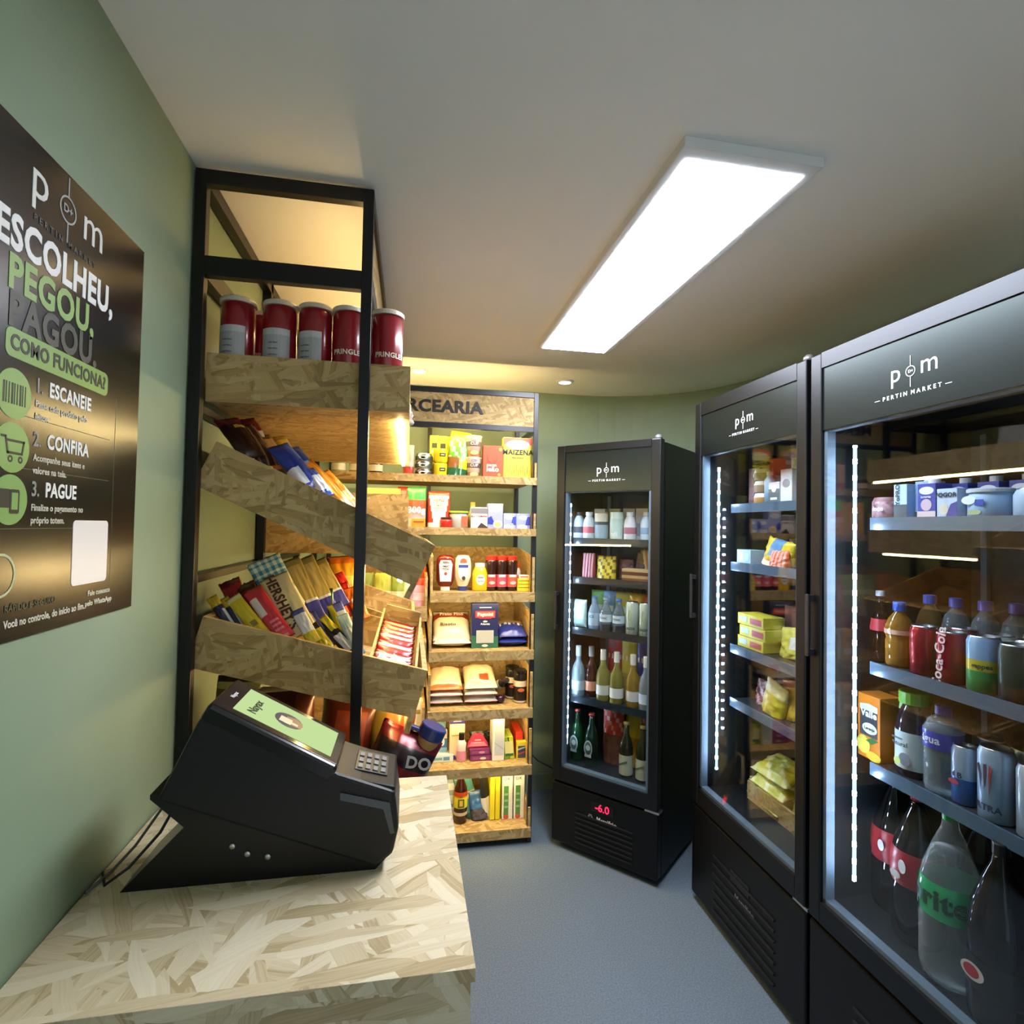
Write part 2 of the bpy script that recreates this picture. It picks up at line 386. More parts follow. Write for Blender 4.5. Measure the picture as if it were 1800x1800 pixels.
# downlights
for (x, y, lab) in ((.808, 2.86, 'small round recessed downlight in the ceiling above the narrow cooler'), (.035, 2.84, 'small round recessed downlight in the ceiling above the grocery sign')):
    d = thing('downlight', lab, 'ceiling light', (x, y, CZ), group='recessed downlights')
    link('trim_ring', lathe(BM(), [(.032, 0), (.047, 0), (.047, -.004), (.04, -.009), (.032, -.009), (.032, 0)], 28), M('#e8e8e6', .4), d, smooth=True)
    link('lamp', lathe(BM(), [(0, -.006), (.032, -.006), (.032, -.002), (0, -.002)], 24), EM('#fff0d8', SPOT_E), d)

# ================================================================== COUNTER, TERMINAL, POSTER
ct = thing('counter', 'pale strand board counter against the green wall with the payment terminal on it', 'counter', (-.19, 1.02, 0))
def rel(o, r=ct): o.location = -Vector(r.location); return o
rel(link('worktop', B(WX+.004, .1, .735, 1.305, .905, .923, bev=.0008), OSBC, ct))
rel(link('front_panel', B(WX+.004, .095, .745, .763, 0, .905), OSBC, ct))
rel(link('side_panel', B(.077, .095, .763, 1.30, 0, .905), OSBC, ct))
rel(link('back_panel', B(WX+.004, .077, 1.282, 1.30, 0, .905), OSBM, ct))

tm = thing('payment_terminal', 'black self-checkout payment terminal with lit green screen and keypad on the counter', 'payment terminal', (-.21, 1.03, .923))
o = Vector((-.21, 1.03, .923))
bk = M('#0b0c0e', .3, 0, .4); bk2 = M('#121316', .45, 0, .35); gl = M('#08090a', .2, 0, .4)
def X(pts): return [(x-o.x, z-o.z) for x, z in pts]
link('stand', prism(BM(), X([(-.426, .9235), (-.041, .9235), (-.02, .945), (-.2, 1.01), (-.36, 1.066), (-.388, 1.07), (-.388, 1.063), (-.338, 1.016)]), 'y', -.062, .075), bk, tm)
body = link('body', prism(BM(), X([(-.377, 1.062), (-.322, 1.182), (-.308, 1.2), (-.108, 1.088), (-.012, 1.052), (-.004, .992), (-.013, .949), (-.041, .929)]), 'y', -.068, .078, bev=.006), bk2, tm)
# the slanted head with the screen
ang = math.atan2(1.209-1.100, -.108+.302)
head = bpy.data.objects.new('head', None)
hb = link('display_housing', B(-.004, .2265, -.069, .079, -.03, .0, bev=.006), gl, tm)
hb.location = (-.302-o.x, 0, 1.209-o.z); hb.rotation_euler = (0, ang, 0); bpy.data.objects.remove(head)
link('bezel', B(.0, .222, -.063, .073, .0, .0012, bev=.0005), M('#2a2c2f', .15, .4), hb)
scr = link('screen', B(.03, .208, -.047, .058, .001, .0022), EM('#bcd795', .9), hb)
text(hb, 'Nayax', .022, (.058, -.004, .0026), '#23351c', rot=(0, 0, 90), bold=.02)
text(hb, 'Nayax', .010, (.016, .004, .0016), '#d8d8d8', rot=(0, 0, 90), bold=.03)
ic = BM(); mts = [M('#1f2740', .4), M('#d9cfae', .4), M('#8c6b50', .4)]
def oval(cx, cy, rx, ry, z0, mi): prism(ic, [(cx+rx*math.cos(2*math.pi*i/24), cy+ry*math.sin(2*math.pi*i/24)) for i in range(24)], 'z', z0, z0+.0003, mi)
oval(.118, .006, .026, .026, .0022, 0); prism(ic, [(.112, -.012), (.143, -.006), (.143, .016), (.128, .026), (.112, .02)], 'z', .0025, .0029, 2)
box(ic, .102, .124, -.01, .012, .0029, .0032, 1); box(ic, .124, .136, -.004, .004, .0029, .0032, 1); link('screen_logo', ic, mts, hb)
# keypad deck
ka = math.atan2(.024, .089)
kd = link('keypad_deck', B(.0, .096, -.062, .074, -.02, .010, bev=.004), M('#0a0b0c', .5, 0, .25), tm); kd.location = (-.106-o.x, 0, 1.073-o.z); kd.rotation_euler = (0, ka, 0)
link('keypad', B(.022, .08, -.03, .052, .010, .0125, bev=.001), M('#33353a', .4, .2), kd)
for i in range(4):
    for j in range(3):
        link('key', B(.026+i*.0135, .026+i*.0135+.009, -.024+j*.0245, -.024+j*.0245+.016, .0125, .0145, bev=.0008), M('#6d7074', .45), kd)
link('edge_trim', prism(BM(), X([(-.1, 1.058), (-.02, 1.036), (-.011, .985), (-.018, .985), (-.03, 1.026), (-.1, 1.046)]), 'y', -.0712, -.066), M('#4b5057', .3, .3), tm)
for x, z in ((-.265, .981), (-.242, .967), (-.211, .960)):
    s = link('screw', lathe(BM(), [(0, 0), (.005, 0), (.005, .0022), (.0035, .0032), (0, .0032)], 14), STEEL, tm, smooth=True)
    s.location = (x-o.x, -.0622, z-o.z); s.rotation_euler = (RAD(90), 0, 0)
for pts, lab in (([(-.37, 1.05, 1.035), (-.395, 1.03, .98), (-.43, 1.005, .94), (-.455, .985, .927), (-.474, 1.02, .927)], 'thin black cable hanging from the back of the payment terminal'),
                 ([(-.38, 1.085, 1.06), (-.41, 1.075, 1.0), (-.445, 1.06, .945), (-.462, 1.02, .9275), (-.474, .97, .927)], 'second thin grey cable lying along the wall behind the terminal')):
    tag(link('cable', tube(BM(), pts, .0024), M('#141518' if 'black' in lab else '#55564c', .5), smooth=True), lab, 'cable')

po = thing('wall_poster', 'large black instruction poster with white and green lettering on the wall', 'poster', (WX, .87, 1.665))
SH = NOISY('poster_film', '#0f0f10', '#131313', 40, .24, .05, .5)
link('sheet', B(.0005, .003, -.222, .222, -.317, .317), SH, po)
GR = '#8fae63'
def pt(s, size, y, z, col, al='LEFT', bold=.02, sx=1.0, rz=0): return text(po, s, size, (.0034, y-.87, z-1.665), col, rot=(90, rz, 90), align=al, bold=bold, sx=sx)
pt('p', .075, .808, 1.935, '#e6e6e2', 'CENTER', .0); pt('m', .075, .931, 1.935, '#e6e6e2', 'CENTER', .0)
ring = BM()
def pprism(bm, pts, x0=.003, x1=.0036, mi=0): return prism(bm, [(y-.87, z-1.665) for y, z in pts], 'x', x0, x1, mi)
def pring(bm, y, z, r0, r1, mi=0, n=28):
    for i in range(n):
        a, b_ = 2*math.pi*i/n, 2*math.pi*(i+1)/n
        pprism(bm, [(y+r0*math.cos(a), z+r0*math.sin(a)), (y+r1*math.cos(a), z+r1*math.sin(a)), (y+r1*math.cos(b_), z+r1*math.sin(b_)), (y+r0*math.cos(b_), z+r0*math.sin(b_))], mi=mi)
pring(ring, .868, 1.932, .0165, .019); pprism(ring, [(.8668, 1.951), (.8692, 1.951), (.8692, 1.978), (.8668, 1.978)]); pprism(ring, [(.8668, 1.886), (.8692, 1.886), (.8692, 1.913), (.8668, 1.913)])
link('logo', ring, M('#a8a8a4', .5), po); pt('D+', .016, .868, 1.932, '#a8a8a4', 'CENTER')
pt('P E R T I N   M A R K E T', .0125, .868, 1.885, '#35352f', 'CENTER')
pt('ESCOLHEU,', .0595, .733, 1.846, '#f4f4f2', sx=.80, bold=.035)
pt('PEGOU,', .058, .757, 1.797, '#93b566', sx=.86, bold=.035)
pt('PAGOU.', .058, .760, 1.752, '#3b3d37', sx=.86, bold=.035)
pill = BM()
def rrect(y0, y1, z0, z1, r, n=6):
    out = []
    for cy, cz, a0 in ((y1-r, z1-r, 0), (y0+r, z1-r, 90), (y0+r, z0+r, 180), (y1-r, z0+r, 270)):
        out += [(cy+r*math.cos(RAD(a0+90*i/n)), cz+r*math.sin(RAD(a0+90*i/n))) for i in range(n+1)]
    return out
pprism(pill, rrect(.758, .987, 1.696, 1.732, .01)); link('banner', pill, M('#7fa554', .4), po)
o2 = pt('COMO FUNCIONA?', .0265, .8725, 1.714, '#121410', 'CENTER', sx=.86, bold=.03); o2.location.x = .0038
for z, hd, tl, c in ((1.672, 'ESCANEIE', ('Passe cada produto pelo', 'leitor.'), 0), (1.602, 'CONFIRA', ('Acompanhe seus itens e', 'valores na tela.'), 1), (1.537, 'PAGUE', ('Finalize o pagamento no', 'próprio totem.'), 2)):
    pt(str(c+1)+'.', .027, .815, z, '#8a8a84', sx=.8); pt(hd, .027, .843, z, '#ecece8', sx=.80, bold=.03)
    for k, l in enumerate(tl): pt(l, .0125, .816, z-.0235-.0165*k, '#c9c5b4', sx=.9)
    zc = (1.652, 1.586, 1.522)[c]
    disc = BM(); pprism(disc, [(.777+.031*math.cos(2*math.pi*i/32), zc+.031*math.sin(2*math.pi*i/32)) for i in range(32)], .003, .0035)
    link('badge', disc, M('#7fa85a', .4), po)
    icn = BM()
    if c == 0:
        for k in range(9): pprism(icn, [(.757+k*.0048, zc-.013), (.757+k*.0048+(.0016 if k % 3 else .003), zc-.013), (.757+k*.0048+(.0016 if k % 3 else .003), zc+.013), (.757+k*.0048, zc+.013)], .0034, .0038)
    elif c == 1:
        for q in ([(.757, .014), (.765, .014), (.765, .011), (.757, .011)], [(.763, .014), (.766, .014), (.771, -.008), (.768, -.008)], [(.768, -.005), (.796, -.005), (.796, -.008), (.768, -.008)], [(.793, -.006), (.796, -.006), (.799, .01), (.796, .01)], [(.766, .01), (.799, .01), (.799, .007), (.766, .007)]):
            pprism(icn, [(y, zc+z_) for y, z_ in q], .0034, .0038)
        for yy in (.774, .792): pring(icn, yy, zc-.014, .002, .0045, n=12)
    else:
        pprism(icn, rrect(.752, .778, zc-.01, zc+.013, .003), .0034, .0037); pprism(icn, rrect(.776, .793, zc-.017, zc+.013, .003), .0036, .0039)
    link('pictogram', icn, M('#15180f', .5), po)
    if c == 2:
        g = BM(); pprism(g, rrect(.779, .790, zc-.012, zc+.009, .001), .0039, .0041); link('pictogram', g, M('#7fa85a', .4), po)
ln = BM()
for z in (1.628, 1.562, 1.486): pprism(ln, [(.72, z), (1.0, z), (1.0, z+.001), (.72, z+.001)], .003, .0032)
pprism(ln, [(1.015, 1.40), (1.016, 1.40), (1.016, 1.70), (1.015, 1.70)], .003, .0032); link('stripe', ln, M('#4d5038', .5), po)
cd = BM(); pprism(cd, rrect(.909, 1.004, 1.402, 1.498, .007), .003, .0036); link('white_card', cd, M('#eeeae8', .35), po)
rg = BM(); pring(rg, .765, 1.43, .024, .027); link('circle_print', rg, M('#b9c79a', .4), po)
pt('Você no controle, do início ao fim.', .0135, .775, 1.369, '#d4d0bc', sx=.85); pt('RÁPIDO E SEGURO', .0125, .775, 1.388, '#4a4833', sx=.9)
pt('Fale conosco', .0115, .985, 1.386, '#d8d4c0', 'CENTER'); pt('pelo WhatsApp', .0115, .985, 1.371, '#d8d4c0', 'CENTER')

# ================================================================== WALL SHELF WITH TILTED TRAYS
ws = thing('wall_shelf', 'tall black metal shelf with tilted wooden trays standing along the green wall', 'shelf', (-.29, 1.9, 0))
wo = Vector((-.29, 1.9, 0))
FR_ = M('#0c0c0d', .35, .2, .5)
def wpart(name, bm, m, **k): return link(name, bm, m, ws, loc=-wo, **k)
Y0, Y1 = 1.308, 2.51
for x0, x1, y0 in ((-.478, -.454, Y0), (-.120, -.096, Y0), (-.478, -.454, Y1-.024), (-.478, -.454, 1.895)):
    wpart('post', B(x0, x1, y0, y0+.024, 0, 2.278, bev=.001), FR_)
wpart('post', B(-.120, -.096, Y1-.024, Y1, 1.78, 2.278, bev=.001), FR_)
for z0, z1 in ((2.246, 2.278), (2.042, 2.085)):
    wpart('rail', B(-.454, -.120, Y0, Y0+.024, z0, z1, bev=.001), FR_)
    wpart('rail', B(-.454, -.120, Y1-.024, Y1, z0, z1, bev=.001), FR_)
    for x0 in (-.478, -.120): wpart('rail', B(x0, x0+.024, Y0+.024, Y1-.024, z0, z1, bev=.001), FR_)
for z0 in (1.364, 1.74, .25): wpart('rail', B(-.478, -.454, Y0+.024, Y1-.024, z0, z0+.018, bev=.001), FR_)
wpart('sign_board', B(-.112, -.104, Y0+.024, Y1-.024, 2.085, 2.246), OSBM)
wpart('light_strip', B(-.126, -.116, 1.36, 2.45, 2.087, 2.095), GLOW)
# top tray: level
tt = wpart('tray', B(-.452, -.004, 1.350, 2.498, 1.772, 1.786), OSBM)
link('end_panel', B(-.452, -.004, 1.336, 1.350, 1.768, 1.878), OSBM, tt); link('end_panel', B(-.452, -.004, 2.498, 2.51, 1.768, 1.878), OSBM, tt)
link('front_lip', B(-.018, -.004, 1.350, 2.498, 1.786, 1.878), OSBM, tt); link('back_panel', B(-.452, -.440, 1.350, 2.498, 1.786, 1.86), OSBM, tt)
link('light_strip', B(-.034, -.022, 1.47, 2.49, 1.760, 1.772), WARM, tt)
def tray(P0, ang, Ln, H, y0, y1, lip=.035, strip=True, dividers=()):
    """tilted tray: its own x runs down the slope"""
    t = bpy.data.objects.new('tray', None); C.objects.link(t); t.parent = ws
    t.location = Vector((P0[0], y0, P0[1]))-wo; t.rotation_euler = (0, RAD(ang), 0); d = y1-y0; k = .013
    link('bottom_panel', B(0, Ln, k, d-k, 0, k), OSBM, t)
    link('end_panel', B(0, Ln, 0, k, -.002, H), OSBM, t); link('end_panel', B(0, Ln, d-k, d, -.002, H), OSBM, t)
    link('front_lip', B(Ln, Ln+k, 0, d, -lip, H), OSBM, t); link('back_panel', B(-k, 0, 0, d, 0, H), OSBM, t)
    for y in dividers: link('divider', B(.01, Ln-.01, y-y0, y-y0+.006, k, H*.75), OSBM, t)
    if strip: link('light_strip', B(Ln-.03, Ln-.018, .06, d-.06, -.012, -.001), WARM, t)
    return t
tray((-.459, 1.578), 24.9, .515, .106, 1.337, 1.9, .035)
tray((-.459, 1.178), 15.1, .487, .112, 1.337, 1.9, .04)
tray((-.466, 1.404), 0, .452, .20, 1.915, 2.5, .0)
tray((-.459, 1.225), 20, .47, .11, 1.915, 2.5, .03)
tray((-.452, .66), 14, .47, .14, 1.337, 1.9, .03, False)
tray((-.452, .66), 14, .47, .14, 1.915, 2.5, .03, False)

# ================================================================== GROCERY SHELF ON THE BACK WALL
gs = thing('grocery_shelf', 'black framed grocery shelf with wooden trays and a lettered sign on the end wall', 'shelf', (.1, 2.85, 0))
go = Vector((.1, 2.85, 0))
def gpart(name, bm, m, **k): return link(name, bm, m, gs, loc=-go, **k)
F0 = 2.62
for x0, y0 in ((.588, F0), (.588, 3.085), (-.425, F0), (-.425, 3.085), (.094, 3.085)):
    gpart('post', B(x0, x0+.022, y0, y0+.022, 0, 2.155, bev=.001), M('#17181d', .35, .2))
for z0, z1 in ((2.13, 2.155), (1.962, 1.988)): gpart('rail', B(-.403, .588, F0, F0+.022, z0, z1, bev=.001), M('#1c1e26', .35, .2))
gpart('rail', B(-.403, .588, 3.085, 3.107, 2.13, 2.155), M('#17181d', .35, .2)); gpart('rail', B(.588, .61, F0+.022, 3.085, 1.965, 1.985), M('#17181d', .35, .2))
gpart('light_strip', B(-.38, .57, F0+.03, F0+.042, 1.972, 1.984), WARM)
gpart('light_strip', B(-.38, .57, F0+.026, F0+.036, 1.989, 1.997), GLOW)
sb = gpart('sign_board', B(-.403, .588, F0+.006, F0+.018, 1.988, 2.13), OSBM)
text(sb, 'MERCEARIA', .078, (.1, F0+.0055, 2.062), '#17130f', bold=.03, ext=.004, sx=1.09)
# two long upper shelves
for zt, nm in ((1.738, 'upper_shelf'), (1.492, 'upper_shelf')):
    s = gpart(nm, B(-.403, .604, 2.612, 3.08, zt-.02, zt-.006), OSBM)
    link('front_lip', B(-.403, .604, 2.6, 2.612, zt-.034, zt+.001), OSBM, s); link('side_panel', B(.594, .604, 2.612, 3.08, zt-.006, zt+.075), OSBM, s)
    link('light_strip', B(-.39, .57, 2.616, 2.626, zt-.032, zt-.021), WARM, s)
def gtray(x0, x1, zt, lipz, sf=.17, sr=.2, strip=True, lo=.042):
    t = gpart('tray', B(x0+.012, x1-.012, 2.612, 3.08, zt-.014, zt), OSBM)
    link('front_lip', B(x0, x1, 2.6, 2.612, zt-lo, zt+lipz), OSBM, t)
    for a in (x0, x1-.012): link('side_panel', prism(BM(), [(2.612, zt-lo), (3.08, zt-lo), (3.08, zt+sr), (2.95, zt+sr), (2.612, zt+sf)], 'x', a, a+.012), OSBM, t)
    link('back_panel', B(x0+.012, x1-.012, 3.068, 3.08, zt, zt+sr), OSBM, t)
    if strip: link('light_strip', B(x0+.03, x1-.03, 2.614, 2.624, zt-.028, zt-.016), WARM, t)
for z in (1.186, .912, .637, .369): gtray(.106, .603, z, .003)
gtray(.106, .603, .076, .003, .09, .13, False)
for z in (1.10, .80, .50): gtray(-.403, .094, z, .026, .16, .2)
gtray(-.403, .094, .2, .026, .1, .15, False)

# ================================================================== COOLERS
def cooler(label, x, y, rz, W, D, H, zg0, zg1, zh, shelves, zpan, disp, logo_s, ldx):
    t = thing('drinks_cooler', label, 'cooler', (x, y, 0), rz, 'glass door coolers'); h = W/2
    # cabinet: an open box
    bm = BM(); k = .03
    prism(bm, [(-h, .05), (-h, D), (h, D), (h, .05), (h-k, .05), (h-k, D-k), (-h+k, D-k), (-h+k, .05)], 'z', .03, H-.012)
    box(bm, -h+k, h-k, .05, D-k, H-.2, H-.012); box(bm, -h+k, h-k, .05, D-k, .03, zg0-.012)
    cb = link('cabinet', bm, CAB, t)
    bm = BM(); e = .002
    prism(bm, [(-h+k, .052), (-h+k, D-k), (h-k, D-k), (h-k, .052), (h-k-e, .052), (h-k-e, D-k-e), (-h+k+e, D-k-e), (-h+k+e, .052)], 'z', zg0-.012, H-.2)
    box(bm, -h+k, h-k, .052, D-k, zg0-.012, zg0-.004)
    link('inner_liner', bm, INNER, cb)
    for fx in (-h+.05, h-.05):
        for fy in (.09, D-.06): link('foot', lathe(BM(), [(0, 0), (.02, 0), (.02, .03), (0, .03)], 14), CAB, cb, loc=(fx, fy, 0))
    # lower panel
    lw = link('lower_panel', B(-h, h, .004, .05, .03, zpan, bev=.006), M('#070709', .4, 0, .3), t)
    gr = BM()
    for i in range(7):
        z = .06+i*(zpan-.15)/7; box(gr, -h*.5, h*.58, -.001, .008, z, z+.006)
    link('grille', gr, M('#151517', .4), lw)
    if disp:
        dz = disp[1]; link('display', B(-.052, .06, .002, .0045, dz-.022, dz+.022), M('#0a0506', .2), lw)
        text(lw, '-6.0', .046, (.004, .0015, dz), '#ff2040', mat=EM('#ff1838', 5.0), bold=.0, name='temperature')
        text(lw, 'Metalfrio', .026, (.025, .0035, dz-.052), '#c4c4c6', bold=.015)
        fl = BM()
        for i in range(6):
            a = math.pi*i/3; prism(fl, [(-.055+.009*math.cos(a-.4), dz-.05+.009*math.sin(a-.4)), (-.055+.012*math.cos(a), dz-.05+.012*math.sin(a)), (-.055+.009*math.cos(a+.4), dz-.05+.009*math.sin(a+.4)), (-.055+.003*math.cos(a), dz-.05+.003*math.sin(a))], 'y', .003, .004)
        link('emblem_print', fl, M('#8a8a8c'), lw)
    else:
        link('display', B(-.052, .06, .002, .0045, .245, .285), M('#0a0506', .2), lw); text(lw, '-', .03, (.0, .0015, .267), '#ff2040', mat=EM('#ff1838', 2.5), name='temperature')
        text(lw, 'Metalfrio', .03, (.03, .0035, .2), '#77787a', bold=.015)
    # door
    fx = h-.002; ix = h-.046
    bm = BM(); zb, zt = zpan+.012, H
    for q in ((-fx, -ix, zb, zt), (ix, fx, zb, zt)): box(bm, q[0], q[1], 0, .045, q[2], q[3], bev=.004)
    box(bm, -ix, ix, .001, .044, zb, zg0); box(bm, -ix, ix, .001, .044, zg1, zt)
    df = link('door_frame', bm, SATIN, t)
    link('glass_pane', B(-ix, ix, .006, .010, zg0, zh), GLASS, df)
    hp = link('header_panel', B(-ix, ix, .006, .012, zh, zg1), M('#2b3334', .3, .75, .5), df)
    sp = BM(); g = .012
    box(sp, -ix, -ix+g, .011, .038, zg0, zh); box(sp, -ix, ix, .011, .038, zg0, zg0+g); box(sp, -ix, ix, .012, .038, zh-.004, zh); box(sp, ix-g, ix, .011, .038, zg0, zh)
    link('pane_spacer', sp, M('#6d7f90', .45, .0), df)
    s = logo_s*.76; cz = zh+.095
    text(hp, 'p', .115*s, (-.075*s, .0055, cz+.006*s), '#f2f2f2', bold=.0); text(hp, 'm', .115*s, (.088*s, .0055, cz+.012*s), '#f2f2f2', bold=.0)
    lg = BM(); n = 28
    for i in range(n):
        a, b_ = 2*math.pi*i/n, 2*math.pi*(i+1)/n; r0, r1 = .0205*s, .0235*s
        prism(lg, [(r0*math.cos(a), cz+r0*math.sin(a)), (r1*math.cos(a), cz+r1*math.sin(a)), (r1*math.cos(b_), cz+r1*math.sin(b_)), (r0*math.cos(b_), cz+r0*math.sin(b_))], 'y', .0048, .006)
    for q in ((.0235*s, .068*s), (-.068*s, -.0235*s)): box(lg, -.0015*s, .0015*s, .0048, .006, cz+q[0], cz+q[1])
    link('logo', lg, M('#f2f2f2'), hp); text(hp, 'D+', .018*s, (0, .0055, cz), '#f2f2f2', bold=.02)
    text(hp, '—  P E R T I N  M A R K E T  —', .0262*s, (0, .0055, cz-.094*s), '#f2f2f2', bold=.02)
    hl = BM(); zc = 1.23 if disp is None else 1.11
    box(hl, -fx+.006, -fx+.02, -.022, -.014, zc-.09, zc+.09, bev=.002); box(hl, -fx+.006, -fx+.02, -.015, .002, zc-.088, zc-.07); box(hl, -fx+.006, -fx+.02, -.015, .002, zc+.07, zc+.088)
    link('handle', hl, M('#3a3b3e', .3, .4), df)
    link('hinge', B(h-.06, h+.004, .006, .05, zb-.011, zb-.001, bev=.001), SILVER, t)
    link('hinge_cap', lathe(BM(), [(0, H), (.016, H), (.016, H+.012), (.008, H+.02), (0, H+.02)], 18), M('#8b8c8e', .3, .5), t, loc=(h-.022, .025, 0), smooth=True)
    # inside
    ls = link('light_strip', B(ldx-.003, ldx+.003, .055, .063, zg0+.09, zh-.05), COOL, t)
    for ux in (-h+.075, h-.1): link('upright', B(ux, ux+.018, D-.05, D-.036, zg0+.02, H-.22), M('#8d97a0', .35, .6), t)
    for z, clear in shelves:
        sh = link('shelf', B(-h+.12 if h > .3 else -h+.045, h-.035, .102, D-.05, z-.008, z-.002), CLEAR('#8fa3b0', .12, .1, '#dfe9f0') if clear else M('#3a4046', .35, .4), t)
        link('price_rail', B(-h+.118 if h > .3 else -h+.043, h-.034, .096, .102, z-.03, z+.004), M('#5b7288' if h > .3 else '#2c363e', .25, .3), sh)
    return t
cooler('tall black glass door cooler nearest the camera, with large soda bottles at the bottom', 1.169, 1.124, -90, .664, .57, 2.024, .455, 1.979, 1.797, ((1.541, 1), (1.143, 0), (.868, 0)), .383, None, .73, -.2265)
cooler('tall black glass door cooler in the middle of the three, stocked with packaged food', 1.169, 1.802, -90, .664, .57, 2.024, .462, 1.972, 1.806, ((1.603, 1), (1.375, 0), (1.052, 0), (.842, 0)), .385, None, .62, -.243)
cooler('narrow black glass door cooler standing at an angle beside the grocery shelf, red display', .873, 2.388, -47.2, .523, .44, 1.892, .378, 1.86, 1.672, ((1.45, 0), (1.262, 0), (1.018, 0), (.69, 0)), .303, (0, .25), .65, -.216)

# ================================================================== GROCERIES ON THE BACK SHELF
FY = 2.675
def at(x, z, d, off=0.0): return (x, FY+d/2+off, z)
zA, zB, zC, zD, zE, zF, zG = 1.733, 1.487, 1.187, .913, .638, .370, .077
# --- upper shelf
TIN = M('#4f5a50', .3, .5)
for i, lab in enumerate(('bottom tin of the stack of three grey-green tins under the sign', 'middle tin of the stack of three grey-green tins under the sign', 'top tin of the stack of three grey-green tins under the sign')):
    can('tin_can', lab, 'tin can', .043, .0365, [(0, .006, SILVER), (.006, .03, TIN), (.03, .0365, SILVER)], (.067, FY+.045, zA+i*.0372), group='stacked tins', shapes=[('e', -.006, .0185, .04, .018, '#c9cbb8'), ('e', -.006, .018, .022, .009, '#6d7460')])
YEL = '#e3cf1f'
for i, lab in enumerate(('lower of two stacked yellow tubs beside the tins', 'upper of two stacked yellow tubs beside the tins')):
    bottle('yellow_tub', lab, 'tub', [(0, 0), (.029, 0), (.033, .01), (.034, .06), (.033, .068), (.0, .068)], M(YEL, .3), (.146, FY+.037, zA+i*.0705), group='yellow tubs', shapes=[('r', .008, .038, .028, .016, '#26301c'), ('r', .008, .038, .018, .005, '#d8d8a0')])
for k, (x, z0, dy, lab) in enumerate(((.118, .062, .08, 'yellow packet with black square print behind the tins'), (.160, .075, .085, 'yellow packet with black square print behind the stacked tubs'), (.206, .085, .095, 'tall yellow packet with black square print beside the big snack bag'))):
    carton('yellow_packet', lab, 'packet', (.045, .03, .215-.0*k+z0*.0), '#e8d81f', (x, FY+.03+dy, zA), shapes=[('r', 0, .165, .026, .026, '#2b3417'), ('r', 0, .135, .03, .01, '#f4f0c0')], group='yellow packets', top=None)
def cg(u, v):
    if v > .86: return 1
    if v < .2: return 2
    if v < .42 and u < .55: return 3 if u-.1 < v*1.6 else 2
    if .42 < v < .8: return 4 if (int(u*7)+int(v*9)) % 3 == 0 else 0
    return 1
bag('snack_pouch', 'big yellow and green crumpled pouch on the upper shelf between tubs and cups', 'pouch', (.1, .235, .06), ['#5f9c2c', '#ead721', '#1f5a34', '#8d5a2c', '#dfe7b4'], at(.222, zA, .06), (-6, 6, 0), cg, wr=.006, seed=4, stand=True)
for i, lab in enumerate(('lower of two stacked noodle cups on the upper shelf', 'upper of two stacked noodle cups on the upper shelf')):
    bottle('noodle_cup', lab, 'cup', [(0, 0), (.03, 0), (.0405, .098), (.042, .1), (.042, .104), (0, .105)], M('#e6dccb', .4), (.307, FY+.043, zA+i*.106), group='noodle cups', bands=[(.002, .03, M('#b98559', .5)), (.052, .075, M('#6b5a56', .5))], texts=[('CUP', .02, 0, .064, '#efe6d6', .03), ], shapes=[('e', 0, .02, .04, .022, '#d9b27a'), ('e', 0, .088, .03, .012, '#8f86a8')])
carton('tea_box', 'orange-red tea box with white lettering on the upper shelf', 'box', (.1, .05, .163), '#c5532a', at(.4, zA, .05), shapes=[('e', .036, .146, .018, .018, '#e2a13a'), ('e', .03, .022, .014, .014, '#e2a13a'), ('e', -.005, .105, .052, .07, '#a6421f'), ('e', -.005, .112, .046, .066, '#c5532a')], texts=[('matte', .02, -.008, .068, '#f6efe2'), ('leão', .034, -.003, .047, '#f6efe2', .035)])
carton('starch_box', 'tall yellow starch box with pink top at the end of the upper shelf', 'box', (.142, .055, .208), '#e3d23c', at(.5215, zA, .055), shapes=[('r', 0, .190, .142, .034, '#c75b5a'), ('e', 0, .172, .12, .05, '#e7df9a'), ('r', 0, .0, .0, .0, '#e3d23c')]+[('e', -.05+.011*i, .05+.012*math.sin(i*2.1), .005, .04, '#a89a35') for i in range(10)], texts=[('MAIZENA', .034, 0, .134, '#1c1a12', .03), ('AMIDO DE MILHO', .0075, 0, .108, '#4a4520')])
bag('snack_pouch', 'pale peach pouch at the far corner of the upper shelf', 'pouch', (.05, .15, .04), ['#e3b49a', '#b7442f'], at(-.006, zA, .04), (0, 0, 0), bands((.3, 1), (1, 0)), seed=9, stand=True, wr=.003)
for x, c, lab in ((-.33, '#cfcfae', 'clear jar with pale lid on the upper shelf in the corner'), (-.25, '#c9a24c', 'honey coloured jar on the upper shelf in the corner'), (-.16, '#3b2418', 'dark brown jar on the upper shelf beside the honey coloured one')):
    bottle('glass_jar', lab, 'jar', [(0, 0), (.03, 0), (.032, .006), (.032, .06), (.026, .07), (.026, .078), (0, .078)], CLEAR(c, .5, .08, c), (x, FY+.04, zA), cap=(.028, .07, .085, M('#8d8d7a', .35, .4)), bands=[(.02, .05, M('#d7cfae', .5))])
